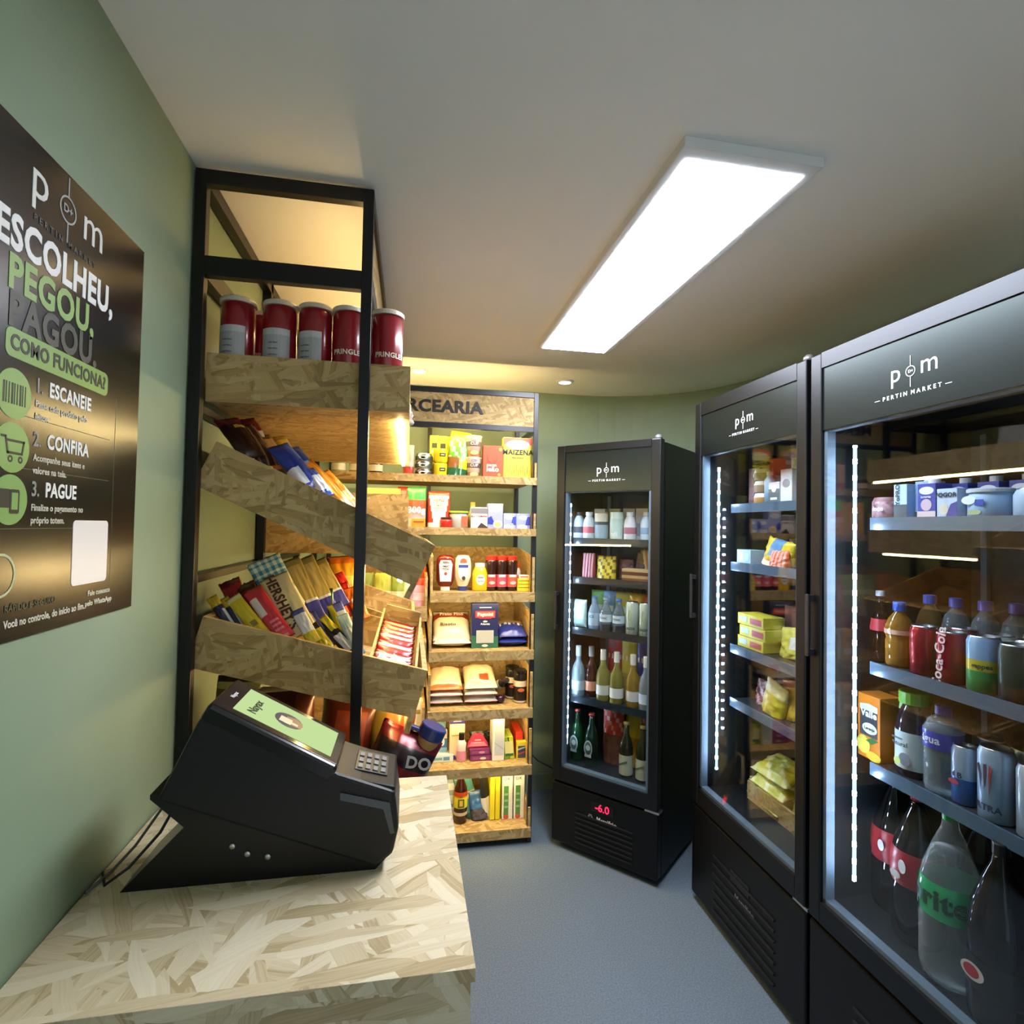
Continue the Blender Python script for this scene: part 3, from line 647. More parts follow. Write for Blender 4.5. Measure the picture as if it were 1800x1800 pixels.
# --- second shelf
def p3(u, v): return 0 if v < .25 and u > .25 else 1 if v < .25 else 2 if v < .45 else 3 if v < .7 else 4
bag('spice_pouch', 'green topped pouch with big 300g lettering on the second shelf', 'pouch', (.09, .195, .05), ['#e1902a', '#e7c4ad', '#d9a6a4', '#cc4a2c', '#2f9a44'], at(.035, zB, .05), (0, 0, 0), p3, seed=3, stand=True, wr=.002, texts=[('300g', .04, 0, .085, '#f6f1ea', .04)], shapes=[('r', .012, .03, .05, .008, '#8c4a1c')])
def ph(u, v): return 1 if v > .9 or abs(u-.5) > .2+.28*v and v > .15 else (2 if v < .2 and u > .55 else 0)
bag('sauce_pouch', 'white and red sauce pouch with a rounded top on the second shelf', 'pouch', (.108, .18, .05), ['#efe3d6', '#b83a2c', '#8a1f1a'], at(.143, zB, .05, .02), (0, 0, 0), ph, seed=5, stand=True, wr=.002, texts=[('HEINZ', .018, 0, .135, '#3c3024', .03), ('TOMATO', .011, 0, .11, '#5a4a38'), ('KETCHUP', .011, 0, .096, '#5a4a38')])
bottle('tomato_jar', 'small red jar with a dark lid leaning in front of the sauce pouch', 'jar', [(0, 0), (.026, 0), (.03, .006), (.03, .035), (.026, .046), (0, .046)], M('#a3241d', .25), (.178, FY+.02, zB), cap=(.027, .042, .055, M('#38170f', .35)))
can('salad_tub', 'grey plastic tub with a bright green lid on the second shelf', 'tub', .045, .078, [(0, .078, CLEAR('#c3c6cc', .7, .2))], (.24, FY+.047, zB), lid=False, shapes=[('r', .026, .036, .03, .05, '#b05a3a')])
tub = S.objects['salad_tub']; link('lid', lathe(BM(), [(0, .078), (.05, .078), (.05, .086), (0, .086)], 26), M('#9cc63a', .4), tub)
bottle('dressing_bottle', 'thin yellowish bottle behind the white carton on the second shelf', 'bottle', [(0, 0), (.024, 0), (.025, .07), (.012, .1), (.011, .125), (0, .125)], M('#d8cf8a', .3), (.318, FY+.12, zB), cap=(.013, .118, .135, M('#c9b44a', .4)))
carton('butter_carton', 'white and dark carton with red lettering on the second shelf', 'carton', (.08, .05, .106), '#e6e2e2', at(.337, zB, .05), shapes=[('r', 0, .088, .08, .028, '#6f6f7c'), ('r', 0, .052, .07, .046, '#f1eeee'), ('p', .01, .012, 1, 1, '#3a2c28', ((-.02, -.006), (.03, -.008), (.03, .0), (.0, .02))) ], texts=[('BUTTER', .015, -.012, .062, '#5a5a66'), ('toffee', .013, .022, .063, '#c33b4a')])
carton('milk_powder_box', 'tall blue and white cream box with round splash print on the second shelf', 'box', (.074, .05, .126), '#8f9bd0', at(.416, zB, .05), shapes=[('e', 0, .1, .06, .03, '#f2f2f6'), ('r', 0, .122, .074, .008, '#dfe2ee'), ('p', -.02, .035, 1, 1, '#2438a0', ((-.017, -.01), (.02, -.012), (.0, .03), (-.017, .02))), ('e', .012, .026, .046, .038, '#efe3c6'), ('e', .012, .024, .03, .022, '#d7b170')])
for i, (x, w_, lab) in enumerate(((.487, .063, 'small blue and white milk carton beside the taller blue box'), (.556, .072, 'small blue and white milk carton at the end of the second shelf'))):
    carton('milk_carton', lab, 'carton', (w_, .05, .080), '#8f9bd4', at(x, zB, .05), shapes=[('e', 0, .06, .045, .022, '#f4f4f8'), ('p', w_*.3, .035, 1, 1, '#2f43b0', ((-.012, -.012), (.012, -.012), (.012, .03), (-.004, .028))), ('e', -.005, .014, .05, .022, '#f0f0f4')] + ([('e', .012, .02, .018, .022, '#e8e6ea'), ('e', .008, .024, .005, .006, '#1c1c22'), ('e', .016, .024, .005, .006, '#1c1c22')] if i == 0 else []), group='small milk cartons')
carton('kraft_box', 'plain kraft paper box on the second shelf in the corner', 'box', (.16, .1, .19), '#c9a25a', (-.12, FY+.12, zB), rough=.6, shapes=[('r', 0, .1, .09, .004, '#a98746')])
bag('snack_pouch', 'red topped pouch standing beside the kraft box on the second shelf', 'pouch', (.07, .2, .05), ['#e2c9a4', '#c22f22'], at(-.02, zB, .05, .06), (0, 0, 0), bands((.8, 0), (1, 1)), seed=12, stand=True, wr=.003)
# --- sauces tray
ketp = [(0, .0), (.02, .0), (.021, .02), (.03, .024), (.043, .05), (.044, .12), (.042, .155), (.03, .17), (0, .173)]
bottle('ketchup_bottle', 'upside-down ketchup bottle with white cap and white label in the sauce tray', 'bottle', ketp, M('#6d1a12', .2), (.181, FY+.036, zC), flat=.62, cap=(.023, 0, .02, M('#ece6da', .4)), shapes=[('p', 0, .098, 1, 1, '#eeeae2', ((-.026, -.052), (.026, -.052), (.032, .03), (.024, .05), (-.024, .05), (-.032, .03))), ('e', 0, .083, .014, .016, '#a8332c')], texts=[('HEINZ', .014, 0, .137, '#2c2824', .03), ('TOMATO', .0135, 0, .118, '#2c2824', .03), ('KETCHUP', .0125, 0, .104, '#2c2824', .03)])
bottle('mayonnaise_bottle', 'upside-down cream mayonnaise bottle with a dark blue cap in the sauce tray', 'bottle', [(0, 0), (.02, 0), (.021, .022), (.026, .026), (.04, .07), (.041, .12), (.036, .155), (.026, .17), (0, .172)], M('#ece0c0', .25), (.266, FY+.036, zC), flat=.62, cap=(.022, 0, .022, M('#27397c', .35)), shapes=[('e', 0, .105, .052, .11, '#f6efdc'), ('e', 0, .14, .034, .036, '#a85a3a'), ('r', 0, .12, .046, .016, '#2c4a9c'), ('r', 0, .13, .042, .008, '#f4f2ea'), ('e', .002, .062, .018, .02, '#3f3a2c')])
bottle('mustard_bottle', 'squat yellow mustard bottle with white cap in the sauce tray', 'bottle', [(0, 0), (.036, 0), (.038, .008), (.038, .085), (.03, .105), (.024, .115), (0, .116)], M('#dfb41a', .25), (.35, FY+.036, zC), flat=.75, sq=1.5, cap=(.024, .112, .133, WHITE), shapes=[('e', 0, .055, .044, .052, '#e9e6d8')], texts=[('HEINZ', .011, 0, .066, '#34372c', .02), ('YELLOW', .008, 0, .048, '#34372c', .02)])
for x, c, lab in ((.404, '#c24a4a', 'dark sauce bottle with red cap standing beside the yellow mustard'), (.456, '#d8576c', 'dark sauce bottle with red cap and pink label, middle one of three'), (.508, '#cf5c4a', 'dark sauce bottle with red cap and reddish label beside the yellow box')):
    bottle('sauce_bottle', lab, 'bottle', [(0, 0), (.024, 0), (.026, .006), (.026, .085), (.029, .12), (.029, .14), (.024, .155), (0, .156)], M('#2e1712', .2), (x, FY+.03, zC), cap=(.026, .148, .17, M('#b52a1e', .35)), bands=[(.02, .08, M(c, .4))], shapes=[('r', 0, .074, .034, .012, '#d9d3d0'), ('e', .002, .04, .03, .016, '#e8b8b0')], group='dark sauce bottles')
bottle('hot_sauce_bottle', 'small white bottle with an orange cap behind the yellow box', 'bottle', [(0, 0), (.017, 0), (.017, .09), (.01, .11), (0, .11)], M('#e4dccb', .3), (.548, FY+.09, zC), cap=(.013, .108, .135, M('#d4541c', .4)))
carton('spice_box', 'small yellow box stack with dark lines in the sauce tray', 'box', (.068, .05, .06), '#dcc92a', at(.566, zC, .05), shapes=[('r', 0, .05, .06, .004, '#7c7420'), ('r', 0, .034, .06, .003, '#7c7420'), ('r', 0, .018, .06, .003, '#7c7420')])
carton('spice_sachet', 'white and orange sachet lying on the yellow box', 'sachet', (.052, .045, .016), '#e8e0d2', (.566, FY+.026, zC+.061), shapes=[('r', 0, .008, .04, .006, '#c2602c')])
# --- rice and beans tray
def sack(name, label, cat, w_, l, t, cols, x, y, z, col=None, seed=1, rz=0, tilt=0, **k):
    """a filled pack lying flat, print up, length across"""
    m = Matrix.Translation((x, y, z+t/2)) @ Matrix.Rotation(RAD(rz), 4, 'Z') @ Matrix.Rotation(RAD(-90+tilt), 4, 'X') @ Matrix.Translation((0, 0, -l/2))
    return bag(name, label, cat, (w_, l, t), cols, mat4=m, col=col, seed=seed, wr=k.pop('wr', .006), **k)
CRM = ['#e6ddc8', '#9a3b20', '#efe8d8']
sack('rice_bag', 'lower cream rice bag lying flat in the tray with the blue box', 'bag', .19, .2, .05, CRM, .222, FY+.10, zD, seed=21, group='rice bags')
sack('rice_bag', 'upper cream rice bag with brown band and lettering, leaning in the tray', 'bag', .19, .2, .075, CRM, .222, FY+.115, zD+.052, lambda u, v: 1 if .6 < v < .8 else 0, seed=22, group='rice bags', tilt=36, texts=[('Prato Fino', .026, 0, .141, '#f2e6cf', .03), ('Risoto', .028, -.02, .072, '#4a4038', .02)])
carton('risotto_box', 'tall navy blue and green box with a red label panel in the middle tray', 'box', (.13, .06, .213), '#1d2658', at(.376, zD, .06), shapes=[('r', 0, .028, .13, .056, '#2e6b52'), ('p', 0, .05, 1, 1, '#2e6b52', ((-.065, 0), (.0, .0), (-.065, .012))), ('r', 0, .162, .096, .033, '#d33b45'), ('r', 0, .162, .084, .022, '#e5646a'), ('r', 0, .195, .058, .004, '#e6e8f0'), ('r', 0, .143, .06, .002, '#c9424a'), ('e', 0, .128, .02, .008, '#e6e8f0'), ('r', 0, .055, .084, .06, '#b9bcb4'), ('e', 0, .012, .03, .012, '#c9d6c9')], texts=[('Paganini', .022, 0, .162, '#f6eeee', .03), ('Atlantic', .014, 0, .116, '#e6e8f0', .02)])
BEAN = ['#28368e', '#9a7c5e', '#d7dcef']
for i, (zz, lab) in enumerate(((.0, 'lower blue and silver bean packet lying beside the navy box'), (.05, 'upper blue bean packet with brown beans showing, beside the navy box'))):
    sack('bean_packet', lab, 'packet', .145, .17, .05, BEAN, .517, FY+.085, zD+zz, (lambda u, v: 1 if v > .6 else 2 if v > .5 and int(u*12) % 2 else 0), seed=31+i, group='bean packets', tilt=i*16, wr=.008)
# --- flour tray
FLR = ['#ecdcb8', '#d8702c', '#a34428', '#e9e4da']
n = 0
for zz in (0, .034):
    for x, lab in ((.195, 'cream flour packet lying in the flour tray, %s the orange printed sack'), (.365, 'cream flour packet lying in the flour tray, %s the sack beside the jars')):
        sack('flour_packet', lab % ('second under' if zz else 'bottom one under'), 'packet', .165, .2, .036, ['#e9e4da', '#a34438'], x, FY+.1, zE+zz, lambda u, v: 1 if v < .045 else 0, seed=41+n, group='flour packets', wr=.004); n += 1
sack('flour_sack', 'upper cream flour sack with orange print against the tray side', 'sack', .165, .2, .075, FLR, .195, FY+.105, zE+.07, lambda u, v: 1 if v > .78 else 1 if v < .1 else 0, seed=51, group='flour sacks', tilt=18)
sack('flour_sack', 'upper cream flour sack with red oval print beside the dark jars', 'sack', .165, .2, .08, FLR, .365, FY+.105, zE+.07, lambda u, v: 2 if (abs(u-.6) < .16 and abs(v-.25) < .1) or v > .86 else 0, seed=52, group='flour sacks', tilt=18)
for x, dy, lab in ((.535, .11, 'black drink powder tin standing behind the other black tin'), (.563, .04, 'black drink powder tin with orange oval at the front of the flour tray')):
    can('powder_tin', lab, 'tin', .034, .145, [(0, .012, M('#d8d2c4', .4)), (.012, .08, M('#241a16', .3)), (.08, .108, M('#d9cdb8', .4)), (.108, .145, M('#17120f', .3))], (x, FY+dy, zE), lid=False, group='black tins', shapes=[('e', -.003, .065, .034, .018, '#c9653a')])
    link('lid', lathe(BM(), [(0, .145), (.0355, .145), (.0355, .156), (.033, .158), (0, .158)], 26), M('#15110f', .3), [x_ for x_ in S.objects if x_.name.startswith('powder_tin')][-1], smooth=False)
bottle('sauce_bottle', 'dark bottle with silver label lying on its side in the flour tray', 'bottle', [(0, 0), (.02, 0), (.022, .006), (.022, .075), (.01, .1), (.01, .12), (0, .12)], M('#2a1e2c', .15), (.455, FY+.12, zE+.055), tilt=(RAD(62), 0, RAD(20)), bands=[(.02, .07, M('#b9bec9', .35))], cap=(.012, .112, .128, M('#24202a', .3)))
bottle('round_jar', 'small round dark purple jar lying at the front of the flour tray', 'jar', [(0, 0), (.012, .002), (.021, .012), (.022, .02), (.02, .03), (.012, .038), (0, .04)], M('#2a1433', .15), (.462, FY+.03, zE), rz=0)
# --- drugstore tray
for x, dy, lab in ((.148, .03, 'small blue and white medicine box at the tray side, front row'), (.19, .03, 'small blue and white medicine box next to the purple carton')):
    carton('medicine_box', lab, 'box', (.038, .03, .1), '#e9e6dc', (x, FY+.07, zF+.034), shapes=[('r', 0, .035, .038, .06, '#3f78b8'), ('e', -.004, .05, .022, .04, '#e9eef4'), ('r', 0, .012, .038, .02, '#8fc0de'), ('r', 0, .09, .03, .008, '#d89a7a')], group='small medicine boxes')
carton('medicine_box', 'teal and white box standing behind the small blue boxes', 'box', (.06, .03, .16), '#a7ccc8', (.175, FY+.12, zF), shapes=[('r', 0, .15, .06, .02, '#7fb6b6'), ('r', 0, .12, .05, .02, '#d9ece6')])
carton('plaster_box', 'long white and teal box lying flat under the small blue boxes', 'box', (.125, .06, .033), '#dfe8e6', (.175, FY+.05, zF), shapes=[('r', -.02, .016, .06, .012, '#7cb0b4'), ('r', .03, .016, .03, .016, '#5f97c0')])
carton('shaver_box', 'tall cream carton with purple top standing in the drugstore tray', 'carton', (.072, .05, .215), '#e7d3b0', at(.255, zF, .05, .03), shapes=[('r', 0, .195, .072, .04, '#3b2a72'), ('r', 0, .19, .04, .008, '#cfc6e6'), ('p', 0, .02, 1, 1, '#3b2a72', ((-.036, -.018), (.0, -.014), (-.01, .006), (-.036, .002))), ('r', -.006, .12, .04, .006, '#c99a5a')])
bottle('roll_on_deodorant', 'white and pink roll-on with a black cap in the drugstore tray', 'bottle', [(0, 0), (.023, 0), (.024, .01), (.021, .06), (.023, .085), (.014, .1), (0, .1)], M('#ecd9d4', .25), (.276, FY+.025, zF), bands=[(.004, .05, M('#d58aa4', .3))], cap=(.0135, .1, .134, M('#1b1a1d', .25)), flat=.7)
lipm = [M('#cf3f63', .3), M('#e887a0', .3)]
bm = BM(); lp_pts = [(-.052, .0), (-.05, .012), (-.03, .045), (-.012, .062), (0, .056), (.012, .062), (.03, .045), (.05, .012), (.052, 0)]
prism(bm, lp_pts, 'y', -.012, .012, 0, bev=.002)
o = link('lip_mask_pack', bm, lipm); o.location = (.356, FY+.045, zF+.058); tag(o, 'red lip shaped cosmetic pack standing on purple boxes', 'pack')
prints(o, [('p', 0, .004, 1, 1, lipm[1], ((-.046, .0), (.046, 0), (.03, .022), (0, .014), (-.03, .022))), ('r', 0, .034, .03, .005, '#f2c9d4'), ('r', 0, .022, .04, .003, '#f2c9d4')], -.012)
for i, lab in enumerate(('bottom flat purple box under the red lip pack', 'top flat purple box right under the red lip pack')):
    carton('cosmetic_box', lab, 'box', (.105-.006*i, .05, .026), '#6e2a62', (.37-.006*i, FY+.035, zF+i*.0285), shapes=[('r', 0, .013, .08, .014, '#8d3f7c'), ('e', .01, .012, .03, .012, '#c6d6b4' if i == 0 else '#c98ab0')], group='purple cosmetic boxes')
bag('hair_net_packet', 'black lacy packet behind the red lip pack', 'packet', (.11, .1, .02), ['#1d1c1a', '#4c4a42'], (.38, FY+.12, zF), (-10, 0, 0), lambda u, v: 1 if (int(u*14)+int(v*16)) % 3 == 0 else 0, wr=.008, seed=61)
carton('soap_carton', 'tall plain white carton with a grey panel in the drugstore tray', 'carton', (.058, .09, .225), '#e9e6dc', at(.452, zF, .09), shapes=[('r', .004, .105, .044, .16, '#c2c9d2'), ('p', .004, .07, 1, 1, '#a7b6c6', ((-.022, .012), (.022, -.02), (.022, -.012), (-.022, .02)))])
for i, (x, c, lab) in enumerate(((.502, '#8fae3a', 'green toothpaste box leaning in the drugstore tray'), (.522, '#c7cf4a', 'yellow-green toothpaste box leaning beside the green one'))):
    o = carton('toothpaste_box', lab, 'box', (.028, .12, .105), c, (x, FY+.075, zF), shapes=[('r', 0, .05, .02, .07, '#e7e2a0'), ('r', 0, .02, .02, .012, '#2f6b3c')], group='toothpaste boxes'); o.rotation_euler = (0, RAD(-5), 0)
o = carton('toothpaste_box', 'red and white toothpaste box leaning at the end of the drugstore tray', 'box', (.036, .15, .12), '#cf3a28', (.562, FY+.11, zF), shapes=[('p', 0, .06, 1, 1, '#efe8e0', ((-.018, -.03), (.018, .0), (.018, .02), (-.018, -.01)))])
carton('battery_pack', 'small yellow pack with dark printed panel at the front corner of the tray', 'pack', (.048, .03, .083), '#e2cf3a', at(.568, zF, .03), shapes=[('r', 0, .036, .038, .058, '#3c4150'), ('p', 0, .05, 1, 1, '#a9b8c9', ((-.019, -.006), (.019, .006), (.019, .012), (-.019, .002))), ('p', 0, .028, 1, 1, '#b0453c', ((-.019, -.006), (.019, .006), (.019, .012), (-.019, .002)))])
# --- bottom tray
bottle('soy_sauce_bottle', 'dark soy sauce bottle with yellow cap and label in the bottom tray', 'bottle', [(0, 0), (.03, 0), (.032, .006), (.032, .13), (.03, .165), (.014, .205), (.013, .222), (0, .222)], CLEAR('#2b1206', .8, .08, '#4a2410'), (.278, FY+.035, zG), cap=(.0155, .216, .238, M('#d9d23a', .35)), bands=[(.075, .15, M('#cfc42e', .4)), (.125, .15, M('#d0552a', .4)), (.04, .055, M('#c4b59a', .5))], shapes=[('r', 0, .1, .03, .04, '#3b5f2a'), ('r', 0, .1, .016, .026, '#d8a23c')])
bag('pet_food_pouch', 'clear and pale striped bag at the edge behind the soy sauce bottle', 'bag', (.07, .2, .05), ['#cfd2cf', '#8d9aa0'], (.225, FY+.08, zG), (-5, 0, 0), lambda u, v: 1 if int(v*11) % 3 == 0 else 0, wr=.006, seed=71, stand=True)
bag('cleaning_pouch', 'teal green pouch leaning beside the soy sauce bottle', 'pouch', (.09, .2, .05), ['#4f8c86', '#c7a456', '#2c5a4a'], (.345, FY+.075, zG), (-8, -16, 10), lambda u, v: 1 if .45 < v < .6 else 2 if v < .15 else 0, wr=.005, seed=72, stand=True)
bag('sponge_bag', 'blue printed bag with dark grey bottom at the front of the bottom tray', 'bag', (.09, .13, .06), ['#3a69a8', '#4a4650', '#c07a6a'], (.375, FY+.05, zG), (-12, -8, 0), lambda u, v: 1 if v < .4 else 2 if u > .7 else 0, wr=.01, seed=73, stand=True)
bag('bin_bag_roll', 'black and white packet standing between the blue bag and yellow cloths', 'packet', (.05, .21, .04), ['#1c1b1a', '#d9d9d6'], (.412, FY+.06, zG), (0, -8, 30), lambda u, v: 1 if v < .5 else 0, wr=.003, seed=74, stand=True)
for x, lab in ((.432, 'yellow cloth packet standing next to the black and white packet'), (.458, 'yellow cloth packet standing next to the white and green boxes')):
    carton('cloth_packet', lab, 'packet', (.024, .13, .225), '#e5d62a', (x, FY+.085, zG), shapes=[('r', 0, .21, .018, .02, '#c7ad1c')], group='yellow cloth packets', bev=.004)
for x, lab in ((.505, 'white and green tall box next to the yellow cloth packets'), (.5635, 'white and green tall box at the end of the bottom tray')):
    carton('light_bulb_box', lab, 'box', (.052, .13, .228), '#e8e8e2', (x, FY+.085, zG), shapes=[('r', -.006, .085, .024, .15, '#4f8a4c'), ('r', -.006, .12, .018, .01, '#8fb98a'), ('r', -.006, .09, .018, .01, '#8fb98a'), ('r', -.006, .06, .018, .01, '#8fb98a'), ('e', -.006, .012, .026, .02, '#c9543c')], texts=[('OX', .02, -.004, .195, '#3c3c38', .01)], group='white and green boxes')
# --- the corner column
bag('candy_pouch', 'pink and red sweets pouch standing in the corner tray', 'pouch', (.085, .15, .05), ['#d79aa6', '#c9402c', '#e6c4c4'], (.05, 2.66, 1.102), (-4, 4, 0), lambda u, v: 1 if v > .78 else 2 if .3 < v < .55 and .2 < u < .8 else 0, wr=.004, seed=81, stand=True)
bag('snack_pouch', 'orange pouch standing behind the pink sweets pouch', 'pouch', (.08, .2, .05), ['#d9822c', '#b7531c'], (.052, 2.74, 1.102), (0, 0, 0), bands((.5, 0), (1, 1)), wr=.004, seed=82, stand=True)
for i, (x, c, lab) in enumerate(((-.03, '#8f9c3e', 'olive green snack pouch in the corner tray beside the pink pouch'), (-.11, '#a8a83c', 'yellow-green snack pouch in the middle of the corner tray'), (-.2, '#7d8c3a', 'dark olive snack pouch in the corner tray near the post'), (-.3, '#c9892c', 'amber snack pouch at the wall end of the corner tray'))):
    bag('snack_pouch', lab, 'pouch', (.085, .17, .05), [c, '#d9d7a8'], (x, 2.68+.01*i, 1.102), (-4, 0, 0), lambda u, v: 1 if .35 < v < .5 else 0, wr=.005, seed=83+i, stand=True)
for i, (x, c, z, lab) in enumerate(((.05, '#e2d6a8', .802, 'pale yellow packet in the second corner tray'), (-.04, '#cfae5c', .802, 'tan packet in the second corner tray beside the pale yellow one'), (.05, '#e6e0cc', .502, 'cream and tan packet in the lowest visible corner tray'), (-.04, '#c9b07a', .502, 'brown packet in the lowest visible corner tray'))):
    carton('cracker_box', lab, 'box', (.075, .06, .17), c, (x, 2.70, z), shapes=[('r', 0, .12, .05, .02, '#a98f4a'), ('r', .0, .05, .06, .03, '#efe9d4')])
tag(link('power_cord', tube(BM(), [(.64, 3.1, .33), (.68, 3.1, .25), (.74, 3.05, .2), (.82, 2.95, .185), (.9, 2.9, .2)], .004), M('#1a1c16', .5), smooth=True), 'thin dark power cord sagging along the end wall behind the narrow cooler', 'cord')

# ================================================================== ON THE WALL SHELF
RED = M('#8e1420', .25, 0, .5, .4)
def chips(name, label, x, y, z, rz, back):
    o = can(name, label, 'snack can', .0385, .225, [(0, .004, SILVER), (.004, .225, RED)], (x, y, z), rz=rz, group='red snack cans', lid=False,
            shapes=() if back else [('e', -.002, .085, .05, .012, '#b3383a'), ('e', .012, .07, .034, .02, '#d9b45c')], texts=() if back else [('PRINGLES', .0165, 0, .121, '#e9dfc8', .03)])
    link('lid', lathe(BM(), [(0, .222), (.0405, .222), (.0405, .231), (.038, .2335), (.036, .231), (0, .231)], 32), M('#d9cfbd', .35), o)
    if back:
        bm = BM(); R = .0389; n = 10; a0 = -100
        for i in range(n):
            for z0, z1, mi in ((.06, .15, 0), (.15, .165, 1)):
                q = [bm.verts.new((R*math.sin(RAD(a)), -R*math.cos(RAD(a)), zz)) for a, zz in ((-52+i*104/n, z0), (-52+(i+1)*104/n, z0), (-52+(i+1)*104/n, z1), (-52+i*104/n, z1))]
                bm.faces.new(q).material_index = mi
        bmesh.ops.remove_doubles(bm, verts=bm.verts[:], dist=1e-5)
        link('facts_label', bm, [M('#a9abad', .4), M('#c3c4c4', .4)], o)
        for k in range(5): text(o, 'nutri fatos', .0055, (-.003, -.0397, .075+k*.014), '#5d5f63', bend=.0397, name='small_print')
    return o
for i, (x, rz, bk_, lab) in enumerate(((-.405, -14, 1, 'red snack can with grey facts label, the one nearest the wall in the top tray'), (-.312, -6, 1, 'red snack can with grey facts label, second from the wall in the top tray'), (-.231, -22, 1, 'red snack can with narrow grey facts label, third from the wall in the top tray'),
        (-.153, 4, 0, 'red snack can showing its lettering just behind the front post of the shelf'), (-.062, 14, 0, 'red snack can showing its lettering at the aisle end of the top tray'))):
    chips('snack_can', lab, x, 1.393, 1.787, rz, bk_)
for x, lab in ((-.365, 'red snack can in the second row behind the can nearest the wall'), (-.1, 'red snack can in the second row behind the two lettered cans')):
    chips('snack_can', lab, x, 1.478, 1.787, 30, 0)
FOIL = CLEAR('#d9d4cc', .35, .12, '#f2efe8')
bag('snack_bag', 'crumpled clear bag bulging over the aisle edge of the top tray behind the cans', 'snack bag', (.17, .17, .09), [FOIL, '#c9a24a'], (-.045, 1.60, 1.79), (0, 0, 80), lambda u, v: 1 if .3 < v < .5 and .3 < u < .7 else 0, wr=.014, seed=91, stand=True)
bag('snack_bag', 'second clear crumpled bag further back along the top tray', 'snack bag', (.17, .16, .09), [FOIL, '#b3632c'], (-.05, 1.80, 1.79), (0, 0, 84), lambda u, v: 1 if .3 < v < .5 and .3 < u < .7 else 0, wr=.014, seed=92, stand=True)

# --- second tray: long bars lying down the slope
N2 = (.42, -.75, .6)
def edge(a, b): return lambda u, v: 1 if v > b or v < a else 0
def mid(a, b, w=.5): return lambda u, v: 1 if a < v < b and abs(u-.5) < w/2 else 0
def P2(lab, A, Bp, w_, t, cols, col, seed, name='snack_bar', **k):
    return pack(name, lab, 'snack bar', A, Bp, w_, t, cols, col, N=k.pop('N', N2), wr=k.pop('wr', .003), seed=seed, ext=k.pop('ext', .0), group='bars in the steep tray', **k)
P2('dark brown bar with a red top at the wall end of the steep tray', (-.437, 1.43, 1.747), (-.36, 1.385, 1.650), .06, .022, ['#26100e', '#6d1a1c', '#c9a83a'], lambda u, v: 1 if v > .8 else 2 if .7 < v < .78 and u > .5 else 0, 101)
P2('dark brown bar with thin stripes, second from the wall in the steep tray', (-.405, 1.46, 1.74), (-.33, 1.41, 1.635), .05, .022, ['#3a2119', '#8a6a4c'], lambda u, v: 1 if int(u*9) % 3 == 1 else 0, 102)
P2('red wrapped bar lying behind the dark brown bars in the steep tray', (-.42, 1.52, 1.765), (-.36, 1.49, 1.68), .05, .03, ['#7a1a22', '#c9c3b4'], mid(.3, .5, .7), 103)
P2('beige bar with brown end leaning behind the dark bars in the steep tray', (-.375, 1.5, 1.722), (-.30, 1.45, 1.62), .045, .02, ['#d8a86c', '#7c4d2a'], edge(.1, .85), 104)
P2('pale yellow bar tip showing above the beige bar in the steep tray', (-.345, 1.56, 1.73), (-.29, 1.53, 1.645), .035, .02, ['#d9b34a', '#a8862c'], edge(.1, .85), 105)
P2('bright blue biscuit pack with white panel in the middle of the steep tray', (-.318, 1.425, 1.688), (-.215, 1.385, 1.570), .06, .03, ['#1f3fa0', '#e2e8f2', '#3d6fd0'], lambda u, v: 1 if .2 < v < .5 and u < .45 else 2 if v > .6 and u > .7 else 0, 106, name='biscuit_pack')
P2('second blue biscuit pack lying behind the bright blue one in the steep tray', (-.30, 1.48, 1.69), (-.21, 1.44, 1.578), .05, .03, ['#24479c', '#7fa4d9'], mid(.3, .6, .5), 107, name='biscuit_pack')
P2('white edged pack between the blue pack and the orange pack in the steep tray', (-.245, 1.415, 1.632), (-.19, 1.385, 1.565), .035, .02, ['#e6e8ee', '#3a55a8'], edge(.2, .7), 108)
P2('long orange biscuit pack at the lower end of the steep tray', (-.262, 1.455, 1.655), (-.135, 1.41, 1.517), .05, .028, ['#e2962a', '#b7671c'], lambda u, v: 1 if u > .82 or v < .06 else 0, 109, name='biscuit_pack')
P2('second orange biscuit pack lying just behind the long orange one', (-.225, 1.51, 1.635), (-.12, 1.475, 1.52), .045, .028, ['#d98a24', '#f0c468'], mid(.3, .5, .6), 110, name='biscuit_pack')

# --- third tray: bars and sweets standing on end
N3 = (.05, -.82, .56)
def P3(lab, A, Bp, w_, t, cols, col, seed, name='chocolate_bar', ext=.03, cat='chocolate bar', **k):
    return pack(name, lab, cat, A, Bp, w_, t, cols, col, N=k.pop('N', N3), wr=k.pop('wr', .002), seed=seed, ext=ext, group='sweets in the middle tray', **k)
NV = ['#1b2140', '#c9a62a', '#b9c4d6']
for i, (A, Bp, lab) in enumerate((((-.447, 1.40, 1.325), (-.405, 1.385, 1.268), 'navy blue bar with a gold twisted top at the wall corner of the middle tray'), ((-.428, 1.42, 1.319), (-.385, 1.395, 1.262), 'second navy blue bar with a gold top, next to the one in the wall corner'), ((-.41, 1.44, 1.312), (-.366, 1.405, 1.256), 'third navy blue bar with a gold top, next to the yellow bar'))):
    P3(lab, A, Bp, .024, .016, NV, lambda u, v: 1 if v > .72 else 2 if u > .72 and v < .6 else 0, 121+i)
P3('yellow wafer bar standing between the navy bars and the pink-red pack', (-.408, 1.42, 1.322), (-.338, 1.383, 1.252), .036, .02, ['#d6c22f', '#8a7a1c', '#e9e2a0'], lambda u, v: 1 if .25 < v < .4 and .3 < u < .7 else 2 if v > .88 else 0, 124)
P3('crumpled red packet standing behind the yellow wafer bar', (-.44, 1.50, 1.353), (-.40, 1.47, 1.292), .05, .03, ['#a5222c', '#6d141c'], edge(.1, .8), 125, name='sweet_packet', wr=.007)
